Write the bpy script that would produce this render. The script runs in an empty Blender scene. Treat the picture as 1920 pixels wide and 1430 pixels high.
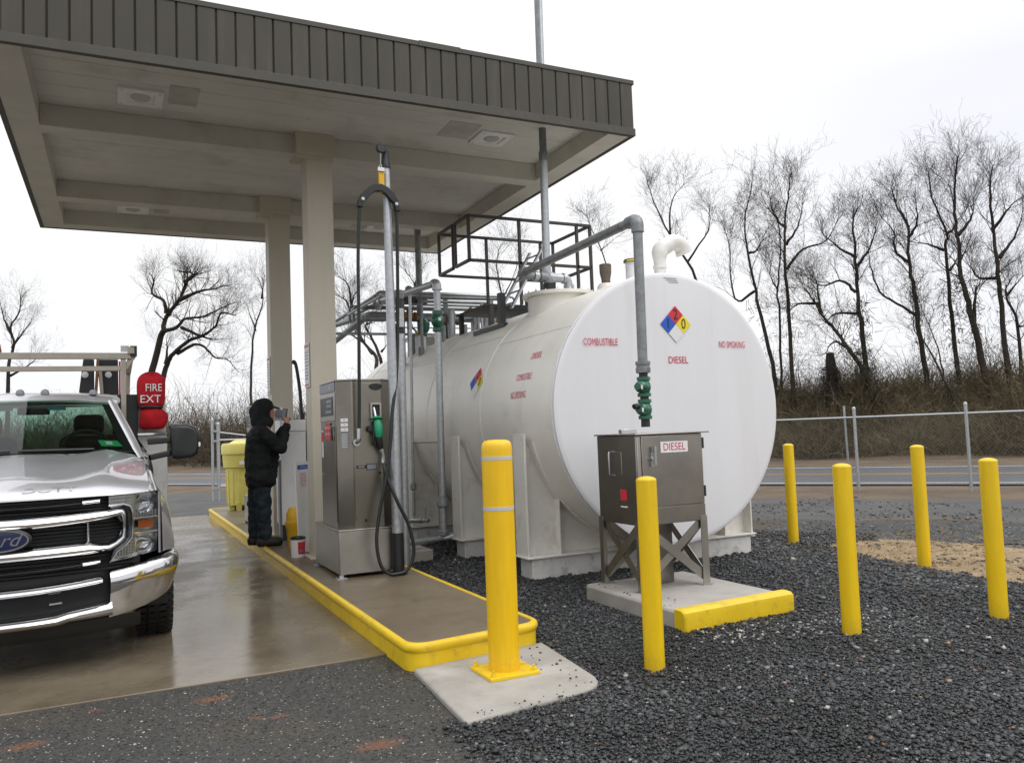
import bpy, bmesh, math, random
import numpy as np
from mathutils import Vector, Matrix

SC = bpy.context.scene
COL = SC.collection
R = math.radians
random.seed(7)

# ------------------------------------------------------------------ camera, sky, sun, exposure
yaw, pitch, roll = R(25.905), R(3.544), R(-2.126)
fw = Vector((math.sin(yaw) * math.cos(pitch), math.cos(yaw) * math.cos(pitch), math.sin(pitch)))
r0 = Vector((math.cos(yaw), -math.sin(yaw), 0)); u0 = r0.cross(fw)
rt = r0 * math.cos(roll) + u0 * math.sin(roll); up = u0 * math.cos(roll) - r0 * math.sin(roll)
cd = bpy.data.cameras.new('camera'); cam = bpy.data.objects.new('camera', cd); COL.objects.link(cam)
m = Matrix((rt, up, -fw)).transposed().to_4x4(); m.translation = (0, 0, 1.45); cam.matrix_world = m
cd.sensor_width = 36; cd.lens = 1526 / 1920 * 36; cd.clip_start = .05; cd.clip_end = 2000
SC.camera = cam

SUN_EL, SUN_AZ = R(52), R(150)       # azimuth clockwise from +Y: behind and to the right of the camera
W = bpy.data.worlds.new('World'); SC.world = W; W.use_nodes = True
nt = W.node_tree; nt.nodes.clear()
out = nt.nodes.new('ShaderNodeOutputWorld'); bg = nt.nodes.new('ShaderNodeBackground')
sky = nt.nodes.new('ShaderNodeTexSky'); sky.sky_type = 'NISHITA'; sky.sun_disc = False
sky.sun_elevation = SUN_EL; sky.sun_rotation = SUN_AZ; sky.dust_density = 4; sky.air_density = 1
tc = nt.nodes.new('ShaderNodeTexCoord'); mp = nt.nodes.new('ShaderNodeMapping'); mp.inputs['Scale'].default_value = (1, 1, 2.5)
nz = nt.nodes.new('ShaderNodeTexNoise'); nz.inputs['Scale'].default_value = 1.6; nz.inputs['Detail'].default_value = 4
cr = nt.nodes.new('ShaderNodeValToRGB')
cr.color_ramp.elements[0].position = .3; cr.color_ramp.elements[0].color = (.86, .87, .925, 1)
cr.color_ramp.elements[1].position = .7; cr.color_ramp.elements[1].color = (1, 1, 1.0, 1)
sc_ = nt.nodes.new('ShaderNodeVectorMath'); sc_.operation = 'SCALE'; sc_.inputs['Scale'].default_value = 10.6   # the cloud deck
mx = nt.nodes.new('ShaderNodeMix'); mx.data_type = 'RGBA'; mx.inputs['Factor'].default_value = .93
nt.links.new(tc.outputs['Generated'], mp.inputs['Vector']); nt.links.new(mp.outputs['Vector'], nz.inputs['Vector'])
sx_ = nt.nodes.new('ShaderNodeSeparateXYZ'); nt.links.new(tc.outputs['Generated'], sx_.inputs[0])
mr_ = nt.nodes.new('ShaderNodeMapRange'); mr_.inputs['From Min'].default_value = .36; mr_.inputs['To Min'].default_value = .84; mr_.inputs['To Max'].default_value = 1.62   # an overcast sky brightens towards the zenith
nt.links.new(sx_.outputs['Z'], mr_.inputs['Value']); sk_ = nt.nodes.new('ShaderNodeVectorMath'); sk_.operation = 'SCALE'
nt.links.new(nz.outputs['Fac'], cr.inputs['Fac']); nt.links.new(cr.outputs['Color'], sk_.inputs[0]); nt.links.new(mr_.outputs['Result'], sk_.inputs['Scale']); nt.links.new(sk_.outputs[0], sc_.inputs[0])
nt.links.new(sky.outputs['Color'], mx.inputs['A']); nt.links.new(sc_.outputs['Vector'], mx.inputs['B'])
nt.links.new(mx.outputs['Result'], bg.inputs['Color']); bg.inputs['Strength'].default_value = .1
nt.links.new(bg.outputs['Background'], out.inputs['Surface'])
sd = bpy.data.lights.new('sun', 'SUN'); sd.energy = .8; sd.angle = R(40); sd.color = (1, .97, .92)
sun = bpy.data.objects.new('sun', sd); COL.objects.link(sun)
sv = Vector((math.sin(SUN_AZ) * math.cos(SUN_EL), math.cos(SUN_AZ) * math.cos(SUN_EL), math.sin(SUN_EL)))
sun.rotation_euler = sv.to_track_quat('Z', 'Y').to_euler(); sun.location = sv * 30
SC.view_settings.view_transform = 'Standard'; SC.view_settings.look = 'None'
SC.view_settings.exposure = .32; SC.view_settings.gamma = 1; SC.view_settings.use_curve_mapping = False
SC.render.engine = 'CYCLES'
SC.cycles.max_bounces = 8; SC.cycles.diffuse_bounces = 4; SC.cycles.glossy_bounces = 4
SC.cycles.transparent_max_bounces = 12; SC.cycles.caustics_reflective = False; SC.cycles.caustics_refractive = False
try: SC.cycles.use_denoising = True
except Exception: pass

# ------------------------------------------------------------------ materials
class NB:
    def __init__(s, mat): s.nt = mat.node_tree
    def n(s, t, **k):
        x = s.nt.nodes.new('ShaderNode' + t)
        for a, b in k.items():
            if a in x.inputs: x.inputs[a].default_value = b
            else: setattr(x, a, b)
        return x
    def l(s, a, b): s.nt.links.new(a, b)
    def math(s, op, a, b=None, c=None):
        x = s.n('Math', operation=op)
        for i, v in enumerate((a, b, c)):
            if v is None: continue
            if isinstance(v, (int, float)): x.inputs[i].default_value = v
            else: s.l(v, x.inputs[i])
        return x.outputs[0]
    def mix(s, f, a, b):
        x = s.n('Mix', data_type='RGBA')
        for k, v in (('Factor', f), ('A', a), ('B', b)):
            inp = x.inputs[k] if k == 'Factor' else [q for q in x.inputs if q.name == k and q.type == 'RGBA'][0]
            if isinstance(v, (int, float)): inp.default_value = v
            elif isinstance(v, (tuple, list)): inp.default_value = (*v[:3], 1)
            else: s.l(v, inp)
        return [q for q in x.outputs if q.type == 'RGBA'][0]
    def ramp(s, v, a, b):
        x = s.n('MapRange', interpolation_type='SMOOTHSTEP'); s.l(v, x.inputs['Value'])
        x.inputs['From Min'].default_value = a; x.inputs['From Max'].default_value = b
        return x.outputs['Result']
    def noise(s, scale, detail=4, rough=.55, vec=None):
        x = s.n('TexNoise'); x.inputs['Scale'].default_value = scale; x.inputs['Detail'].default_value = detail
        x.inputs['Roughness'].default_value = rough
        if vec is not None: s.l(vec, x.inputs['Vector'])
        return x.outputs['Fac']
    def pos(s, scale=(1, 1, 1)):
        g = s.n('NewGeometry'); mp = s.n('Mapping'); mp.inputs['Scale'].default_value = scale
        s.l(g.outputs['Position'], mp.inputs['Vector']); return mp.outputs['Vector']

def new_mat(name):
    mt = bpy.data.materials.new(name); mt.use_nodes = True
    nb = NB(mt); b = mt.node_tree.nodes['Principled BSDF']; return mt, nb, b

def dark(c, k): return tuple(x * k for x in c)

def pm(name, col, rough=.5, metal=0, var=.12, vs=3, bump=0, bs=80, dirt=None, da=.5, ds=4, streak=False, coat=0, rv=.08, fine=0, spec=.5):
    mt, nb, b = new_mat(name)
    p = nb.pos((1, 1, .12) if streak else (1, 1, 1)); p1 = nb.pos()
    n1 = nb.noise(vs, 5, .6, p)
    c = nb.mix(nb.ramp(n1, .3, .7), dark(col, 1 - var), dark(col, 1 + var))
    if fine:
        n3 = nb.noise(120, 2, .6, p1); c = nb.mix(nb.math('MULTIPLY', nb.ramp(n3, .45, .7), fine), c, dark(col, .5))
    if dirt:
        n2 = nb.noise(ds, 7, .65, p); c = nb.mix(nb.math('MULTIPLY', nb.ramp(n2, .5, .72), da), c, dirt)
    nb.l(c, b.inputs['Base Color'])
    b.inputs['Metallic'].default_value = metal
    nb.l(nb.math('ADD', nb.math('MULTIPLY', n1, rv * 2), rough - rv), b.inputs['Roughness'])
    b.inputs['Coat Weight'].default_value = coat; b.inputs['Coat Roughness'].default_value = .08
    b.inputs['Specular IOR Level'].default_value = spec
    if bump:
        nn = nb.noise(bs, 4, .6, p1); bp = nb.n('Bump', Strength=bump, Distance=.004)
        nb.l(nn, bp.inputs['Height']); nb.l(bp.outputs['Normal'], b.inputs['Normal'])
    return mt

def painted_post(name, col):
    """yellow paint with faint runs, small scuffs and soil splashed on the lowest hand's breadth"""
    mt, nb, b = new_mat(name); p = nb.pos(); ps = nb.pos((1, 1, .10))
    n1 = nb.noise(26, 5, .6, ps); n2 = nb.noise(38, 6, .75, p); n3 = nb.noise(5, 4, .6, p)
    c = nb.mix(nb.ramp(n1, .35, .7), dark(col, .93), dark(col, 1.03))
    c = nb.mix(nb.math('MULTIPLY', nb.ramp(n2, .66, .74), .3), c, (.30, .19, .03))
    c = nb.mix(nb.math('MULTIPLY', nb.ramp(n3, .5, .75), .12), c, dark(col, .62))
    g = nb.n('NewGeometry'); sx = nb.n('SeparateXYZ'); nb.l(g.outputs['Position'], sx.inputs[0])
    low = nb.math('SUBTRACT', 1, nb.ramp(nb.math('ADD', sx.outputs['Z'], nb.math('MULTIPLY', nb.math('SUBTRACT', n2, .5), .25)), .0, .16))
    c = nb.mix(nb.math('MULTIPLY', low, .22), c, (.17, .12, .05))
    nb.l(c, b.inputs['Base Color']); nb.l(nb.math('ADD', nb.math('MULTIPLY', n3, .2), .30), b.inputs['Roughness'])
    bp = nb.n('Bump', Strength=.15, Distance=.003); nb.l(n1, bp.inputs['Height']); nb.l(bp.outputs['Normal'], b.inputs['Normal']); return mt

M = {}
M['white'] = pm('white_paint', (.77, .77, .79), .42, var=.025, vs=2, dirt=(.60, .585, .55), da=.28, ds=3.5, bump=.08, bs=40, rv=.05, streak=True)
M['shell'] = pm('cream_white_paint', (.84, .82, .755), .36, var=.03, vs=1.5, dirt=(.50, .46, .38), da=.25, ds=2.2, bump=.06, bs=30, rv=.05)
M['saddle'] = pm('saddle_paint', (.74, .72, .67), .5, var=.04, dirt=(.36, .31, .25), da=.35, ds=5)
M['footing'] = pm('footing_paint', (.62, .61, .59), .8, var=.06, dirt=(.22, .19, .16), da=.6, ds=7, bump=.4, bs=60)
M['cream'] = pm('column_cream', (.62, .575, .47), .55, var=.04, dirt=(.40, .35, .27), da=.3, ds=3, streak=True)
M['soffit'] = pm('soffit_paint', (.70, .69, .65), .6, var=.06, vs=1.2, dirt=(.40, .38, .33), da=.45, ds=1.5, fine=.12)
M['beam'] = pm('beam_paint', (.66, .645, .585), .6, var=.05, vs=1.5, dirt=(.36, .33, .26), da=.35, ds=2)
M['fixture'] = pm('fixture_white', (.90, .90, .89), .5, var=.02)
M['plate'] = pm('soffit_plate', (.50, .48, .44), .6, var=.12, vs=5)
M['fascia'] = pm('fascia_bronze', (.056, .051, .039), .55, var=.12, vs=3, dirt=(.10, .090, .070), da=.5, ds=6, streak=True, spec=.4)
M['joint'] = pm('fascia_joint', (.02, .018, .015), .7)
M['trim'] = pm('fascia_trim', (.062, .057, .045), .55, var=.1, dirt=(.10, .092, .075), da=.4, ds=9)
M['yellow'] = painted_post('bollard_yellow', (.84, .555, .006))
M['sleeve'] = painted_post('bollard_sleeve', (.86, .525, .006))
M['tape'] = pm('reflective_tape', (.52, .52, .52), .35, var=.04)
M['kerb'] = pm('kerb_yellow', (.76, .52, .012), .42, var=.05, dirt=(.34, .22, .03), da=.5, ds=9, bump=.25, bs=60)
M['galv'] = pm('galvanised_steel', (.46, .48, .50), .42, metal=.75, var=.12, vs=30, dirt=(.33, .34, .35), da=.4, ds=10)
M['pipe'] = pm('weathered_pipe', (.25, .265, .27), .5, metal=.4, var=.18, vs=14, dirt=(.13, .11, .09), da=.5, ds=9)
M['rust'] = pm('rusty_fitting', (.26, .12, .045), .75, var=.3, vs=20, dirt=(.10, .05, .03), da=.6, ds=30)
M['rail'] = pm('dark_rail_paint', (.045, .040, .035), .5, var=.15)
M['rubber'] = pm('black_rubber', (.012, .013, .014), .42, var=.2)
M['black'] = pm('black_plastic', (.012, .013, .013), .4, var=.2)
M['blacksteel'] = pm('black_steel', (.02, .022, .024), .45, var=.2)
M['green'] = pm('green_enamel', (.012, .115, .062), .3, var=.12, coat=.3)
M['greenplastic'] = pm('green_nozzle', (.01, .25, .12), .35, var=.1)
M['red'] = pm('red_decal', (.62, .03, .045), .5, var=.05)
M['redtext'] = pm('red_lettering', (.60, .025, .07), .5, var=.05)
M['blue'] = pm('blue_decal', (.01, .10, .55), .5, var=.05)
M['yel'] = pm('yellow_decal', (.85, .68, .02), .5, var=.05)
M['label'] = pm('white_label', (.78, .78, .78), .5, var=.02)
M['ink'] = pm('black_ink', (.012, .012, .015), .6, var=.1)
M['greyink'] = pm('grey_label', (.20, .21, .24), .4, var=.1)
M['pvc'] = pm('white_pvc', (.78, .77, .74), .4, var=.03, dirt=(.5, .46, .4), da=.25, ds=8)
M['brownpipe'] = pm('brown_vent', (.13, .105, .08), .7, var=.2, vs=14)
M['jacket'] = pm('black_jacket', (.017, .019, .020), .85, var=.3, vs=9, bump=.5, bs=30, spec=.2)
M['jeans'] = pm('dark_denim', (.026, .038, .047), .9, var=.35, vs=11, bump=.4, bs=40, spec=.2)
M['boot'] = pm('dark_boot', (.022, .018, .015), .6, var=.3, vs=20, bump=.3)
M['skin'] = pm('skin', (.50, .25, .17), .5, var=.08)
M['drum'] = pm('drum_yellow', (.72, .65, .17), .45, var=.06, dirt=(.48, .42, .1), da=.4, ds=4)
M['bin'] = pm('bin_yellow', (.72, .42, .02), .5, var=.06)
M['board'] = pm('white_board', (.86, .87, .875), .45, var=.03, dirt=(.5, .5, .5), da=.25, ds=6)
M['aluminium'] = pm('rack_aluminium', (.42, .38, .32), .5, metal=.35, var=.08, vs=8)
M['bodywhite'] = pm('service_body_paint', (.66, .66, .64), .4, var=.04, dirt=(.36, .33, .28), da=.4, ds=6)
M['redcloth'] = pm('red_cover_cloth', (.45, .012, .02), .75, var=.25, vs=7, bump=.7, bs=14, spec=.25)
M['chrome'] = pm('chrome', (.64, .64, .65), .08, metal=1, var=.03, rv=.02)
M['dullchrome'] = pm('satin_chrome', (.55, .56, .57), .22, metal=1, var=.05)
M['amber'] = pm('amber_lens', (.36, .085, .012), .2, var=.1)
M['seat'] = pm('seat_cloth', (.02, .022, .022), .9, var=.3)
M['badge'] = pm('badge_blue', (.008, .018, .075), .2, coat=.5)
M['sticker'] = pm('green_sticker', (.02, .42, .16), .5, var=.05)
M['tint'] = pm('blue_shade_band', (.02, .16, .22), .4, var=.1)

def car_paint(name, col):
    mt, nb, b = new_mat(name)
    p = nb.pos()
    n1 = nb.noise(4, 4, .6, p); n2 = nb.noise(900, 1, .5, p)
    c = nb.mix(nb.ramp(n1, .35, .7), dark(col, .94), dark(col, 1.04)); c = nb.mix(nb.math('MULTIPLY', n2, .25), c, dark(col, 1.25))
    nb.l(c, b.inputs['Base Color']); b.inputs['Metallic'].default_value = .65
    b.inputs['Roughness'].default_value = .34; b.inputs['Coat Weight'].default_value = 1; b.inputs['Coat Roughness'].default_value = .04
    return mt
M['silver'] = car_paint('silver_car_paint', (.55, .55, .57))
M['silverdark'] = car_paint('embossed_letter_paint', (.45, .45, .47))

def stainless(name, col, rough):
    mt, nb, b = new_mat(name)
    g = nb.pos((1, 1, 60)); p = nb.pos()
    n1 = nb.noise(6, 4, .6, g); n2 = nb.noise(2.2, 4, .6, p)
    c = nb.mix(nb.ramp(n2, .3, .7), dark(col, .86), dark(col, 1.1)); nb.l(c, b.inputs['Base Color'])
    b.inputs['Metallic'].default_value = 1
    nb.l(nb.math('ADD', nb.math('MULTIPLY', n1, .16), nb.math('ADD', nb.math('MULTIPLY', n2, .12), rough - .14)), b.inputs['Roughness'])
    bp = nb.n('Bump', Strength=.12, Distance=.001); nb.l(n1, bp.inputs['Height']); nb.l(bp.outputs['Normal'], b.inputs['Normal'])
    return mt
M['steel'] = stainless('brushed_stainless', (.235, .22, .185), .34)
M['steel3'] = stainless('cabinet_stainless', (.33, .31, .28), .32)
M['steel2'] = stainless('brushed_stainless_light', (.40, .385, .355), .38)

def glass(name, tint, ior=1.5):
    mt, nb, b = new_mat(name); t = mt.node_tree
    tr = nb.n('BsdfTransparent'); tr.inputs['Color'].default_value = (*tint, 1)
    gl = nb.n('BsdfGlossy'); gl.inputs['Roughness'].default_value = .02
    fr = nb.n('Fresnel', IOR=ior); ms = nb.n('MixShader')
    nb.l(fr.outputs[0], ms.inputs[0]); nb.l(tr.outputs[0], ms.inputs[1]); nb.l(gl.outputs[0], ms.inputs[2])
    t.nodes.remove(b); nb.l(ms.outputs[0], t.nodes['Material Output'].inputs['Surface']); return mt
M['windshield'] = glass('windshield_glass', (.50, .66, .58), 1.5)
M['lens'] = glass('lamp_lens_glass', (.90, .92, .93), 1.4)

def stone_mat(name, rough=.75):
    mt, nb, b = new_mat(name)
    a = nb.n('Attribute', attribute_name='stone_color'); n = nb.noise(90, 3, .6, nb.pos())
    c = nb.mix(nb.math('MULTIPLY', nb.ramp(n, .35, .7), .35), a.outputs['Color'], (.02, .02, .02)); nb.l(c, b.inputs['Base Color'])
    b.inputs['Roughness'].default_value = rough
    return mt
M['stone'] = stone_mat('crushed_stone', .42)

def ellipse_mask(nb, p, blobs, wob=.5, fq=9, e0=.55, e1=1.15):
    """irregular stains lying at fixed places on the ground: blobs of (x, y, rx, ry)"""
    nz_ = nb.noise(fq, 6, .75, p); acc = None
    for (x, y, rx, ry) in blobs:
        s = nb.n('VectorMath', operation='SUBTRACT'); nb.l(p, s.inputs[0]); s.inputs[1].default_value = (x, y, 0)
        mlt = nb.n('VectorMath', operation='MULTIPLY'); nb.l(s.outputs[0], mlt.inputs[0]); mlt.inputs[1].default_value = (1 / rx, 1 / ry, 0)
        ln = nb.n('VectorMath', operation='LENGTH'); nb.l(mlt.outputs[0], ln.inputs[0])
        d = nb.math('ADD', ln.outputs['Value'], nb.math('MULTIPLY', nb.math('SUBTRACT', nz_, .5), wob * 4))
        v = nb.math('SUBTRACT', 1, nb.ramp(d, e0, e1))
        acc = v if acc is None else nb.math('MAXIMUM', acc, v)
    return acc

def millings_mat():
    mt, nb, b = new_mat('asphalt_millings'); p = nb.pos()
    n1 = nb.noise(1.3, 6, .65, p); n2 = nb.noise(45, 4, .7, p); n4 = nb.noise(.5, 3, .6, p)
    c = nb.mix(nb.ramp(n2, .35, .7), (.030, .031, .030), (.075, .073, .067))
    c = nb.mix(nb.math('MULTIPLY', nb.ramp(n1, .45, .75), .55), c, (.085, .068, .045))
    v = nb.n('TexVoronoi', Scale=62.0); nb.l(p, v.inputs['Vector'])
    wn = nb.n('TexWhiteNoise'); nb.l(v.outputs['Position'], wn.inputs['Vector'])
    sp = nb.math('MULTIPLY', nb.math('GREATER_THAN', wn.outputs['Value'], .93), nb.math('LESS_THAN', v.outputs['Distance'], .32))
    c = nb.mix(sp, c, (.38, .36, .31))
    st = ellipse_mask(nb, p, [(.48, 5.04, .11, .075), (-.42, 4.78, .10, .07), (1.1, 3.86, .13, .07), (.76, 4.53, .07, .03), (-.13, 5.19, .06, .03), (.64, 4.57, .05, .03), (-.55, 4.55, .1, .06)], .42, 16, .1, 1.3)
    c = nb.mix(nb.math('MULTIPLY', st, nb.math('ADD', .35, nb.math('MULTIPLY', n2, .7))), c, (.22, .092, .042))
    nb.l(c, b.inputs['Base Color'])
    nb.l(nb.math('ADD', nb.math('MULTIPLY', n1, .5), .32), b.inputs['Roughness'])
    bp = nb.n('Bump', Strength=.9, Distance=.012); nb.l(nb.math('ADD', n2, nb.math('MULTIPLY', v.outputs['Distance'], .5)), bp.inputs['Height'])
    nb.l(bp.outputs['Normal'], b.inputs['Normal']); return mt
M['millings'] = millings_mat()

def gravel_mat(name, a, c2, sc=38.):
    mt, nb, b = new_mat(name); p = nb.pos()
    v = nb.n('TexVoronoi', Scale=sc); nb.l(p, v.inputs['Vector'])
    wn = nb.n('TexWhiteNoise'); nb.l(v.outputs['Position'], wn.inputs['Vector'])
    n1 = nb.noise(1.1, 5, .6, p)
    c = nb.mix(wn.outputs['Value'], a, c2)
    c = nb.mix(nb.math('GREATER_THAN', wn.outputs['Value'], .985), c, (.34, .32, .29))
    c = nb.mix(nb.math('MULTIPLY', nb.ramp(n1, .5, .75), .35), c, (.06, .055, .048))
    nb.l(c, b.inputs['Base Color']); b.inputs['Roughness'].default_value = .7
    bp = nb.n('Bump', Strength=1., Distance=.02); bp.invert = True; nb.l(v.outputs['Distance'], bp.inputs['Height'])
    nb.l(bp.outputs['Normal'], b.inputs['Normal']); return mt
M['gravel'] = gravel_mat('dark_gravel', (.012, .014, .014), (.062, .066, .066))

def road_mat():
    mt, nb, b = new_mat('road_asphalt'); p = nb.pos()
    n1 = nb.noise(.5, 6, .6, p); n2 = nb.noise(30, 3, .6, p)
    c = nb.mix(nb.ramp(n1, .3, .7), (.060, .065, .075), (.088, .092, .10)); c = nb.mix(nb.math('MULTIPLY', n2, .4), c, (.04, .042, .046))
    nb.l(c, b.inputs['Base Color']); b.inputs['Roughness'].default_value = .5; return mt
M['road'] = road_mat()
def dirt_mat(name, a, c2, g, sc=.6):
    mt, nb, b = new_mat(name); p = nb.pos()
    n1 = nb.noise(sc, 7, .65, p); n2 = nb.noise(7, 6, .7, p); n3 = nb.noise(60, 3, .6, p)
    c = nb.mix(nb.ramp(n1, .35, .65), a, c2); c = nb.mix(nb.math('MULTIPLY', nb.ramp(n2, .48, .7), .8), c, g)
    c = nb.mix(nb.math('MULTIPLY', n3, .35), c, dark(a, .4))
    nb.l(c, b.inputs['Base Color']); b.inputs['Roughness'].default_value = .9
    bp = nb.n('Bump', Strength=.8, Distance=.03); nb.l(n2, bp.inputs['Height']); nb.l(bp.outputs['Normal'], b.inputs['Normal']); return mt
M['verge'] = dirt_mat('verge_dirt', (.10, .07, .045), (.17, .12, .075), (.12, .095, .055))
M['tan'] = dirt_mat('tan_dead_grass', (.27, .185, .10), (.38, .28, .165), (.15, .105, .06), 2.2)
M['darkdirt'] = dirt_mat('dark_dirt', (.055, .045, .034), (.085, .068, .048), (.10, .085, .055), 1.2)
M['bank'] = dirt_mat('bank_soil', (.12, .09, .055), (.18, .135, .08), (.06, .06, .035), .4)
M['bankgrass'] = dirt_mat('bank_dry_grass', (.22, .165, .09), (.30, .23, .13), (.14, .11, .06), .7)
M['lot'] = dirt_mat('worn_asphalt_lot', (.070, .070, .070), (.11, .11, .108), (.085, .078, .066), .9)
M['line'] = pm('road_line_white', (.62, .62, .60), .6, var=.15, vs=6)
M['liney'] = pm('road_line_yellow', (.55, .32, .05), .6, var=.15, vs=6)

def concrete(name, a, c2, wet=None, blobs=None, speck=.3):
    mt, nb, b = new_mat(name); p = nb.pos()
    n1 = nb.noise(1.1, 7, .62, p); n2 = nb.noise(7, 6, .7, p); n3 = nb.noise(150, 2, .6, p)
    c = nb.mix(nb.ramp(n1, .3, .7), a, c2); c = nb.mix(nb.math('MULTIPLY', nb.ramp(n2, .45, .75), .35), c, dark(a, .62))
    c = nb.mix(nb.math('MULTIPLY', nb.ramp(n3, .5, .7), speck), c, dark(c2, 1.35))
    if blobs:
        st = ellipse_mask(nb, p, blobs[0], .5, 12, .1, 1.4); c = nb.mix(nb.math('MULTIPLY', st, .5), c, blobs[1])
    nb.l(c, b.inputs['Base Color'])
    if wet:
        w1 = nb.noise(.8, 5, .6, p)
        r = nb.math('ADD', nb.math('MULTIPLY', nb.ramp(w1, .4, .62), wet[1] - wet[0]), wet[0])
        if len(wet) > 2:
            pud = ellipse_mask(nb, p, wet[2], .3, 7, .5, 1.2); mxr = nb.n('Mix', data_type='FLOAT')
            nb.l(pud, mxr.inputs[0]); nb.l(r, mxr.inputs[2]); mxr.inputs[3].default_value = wet[3]; r = mxr.outputs[0]
        nb.l(r, b.inputs['Roughness'])
    else: b.inputs['Roughness'].default_value = .85
    bp = nb.n('Bump', Strength=.22 if wet else .45, Distance=.004); nb.l(nb.math('ADD', n2, nb.math('MULTIPLY', n3, .4)), bp.inputs['Height'])
    nb.l(bp.outputs['Normal'], b.inputs['Normal']); return mt
M['slab'] = concrete('wet_driveway_concrete', (.122, .098, .066), (.20, .166, .118), (.10, .44, [(.76, 6.6, .62, 1.5)], .09))
M['island'] = concrete('island_concrete', (.115, .088, .056), (.175, .138, .09), (.30, .52))
M['pad'] = concrete('pad_concrete', (.27, .255, .225), (.40, .38, .345), None, ([(1.75, 4.7, .12, .1), (2.2, 4.4, .25, .12)], (.52, .51, .49)))
M['bark'] = pm('bark', (.040, .033, .027), .9, var=.35, vs=14, bump=.8, bs=18, spec=.2)
M['twig'] = pm('twig_bark', (.050, .040, .034), .9, var=.3, vs=5, spec=.2)
M['farwood'] = pm('far_twig_bark', (.085, .070, .064), .9, var=.2, vs=2, spec=.2)
M['vine'] = pm('dry_vine', (.055, .055, .034), .9, var=.4, vs=6, spec=.2)
def brush_mat():
    mt, nb, b = new_mat('brush_stems'); a = nb.n('Attribute', attribute_name='stone_color')
    nb.l(a.outputs['Color'], b.inputs['Base Color']); b.inputs['Roughness'].default_value = .9; b.inputs['Specular IOR Level'].default_value = .2; return mt
M['brush'] = brush_mat()

# ------------------------------------------------------------------ geometry helpers
def wloc(o):
    v = Vector((0, 0, 0))
    while o is not None: v += o.location; o = o.parent
    return v

def fillet(pts, rad, n=5):
    P = [Vector(p) for p in pts]; o = [P[0]]
    for i in range(1, len(P) - 1):
        a, b, c = P[i - 1], P[i], P[i + 1]
        d1 = (a - b); d2 = (c - b); r = min(rad, d1.length * .49, d2.length * .49)
        s = b + d1.normalized() * r; e = b + d2.normalized() * r
        for k in range(n + 1):
            t = k / n; o.append(s * (1 - t) ** 2 + b * 2 * t * (1 - t) + e * t * t)
    o.append(P[-1]); return o

def smooth_path(pts, n=5):
    P = [Vector(p) for p in pts]; o = []
    for i in range(len(P) - 1):
        a = P[i - 1] if i else P[i] * 2 - P[i + 1]; b, c = P[i], P[i + 1]
        d = P[i + 2] if i + 2 < len(P) else c * 2 - b
        for k in range(n):
            t = k / n
            o.append(.5 * ((2 * b) + (c - a) * t + (2 * a - 5 * b + 4 * c - d) * t * t + (3 * b - a - 3 * c + d) * t ** 3))
    o.append(P[-1]); return o

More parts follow.
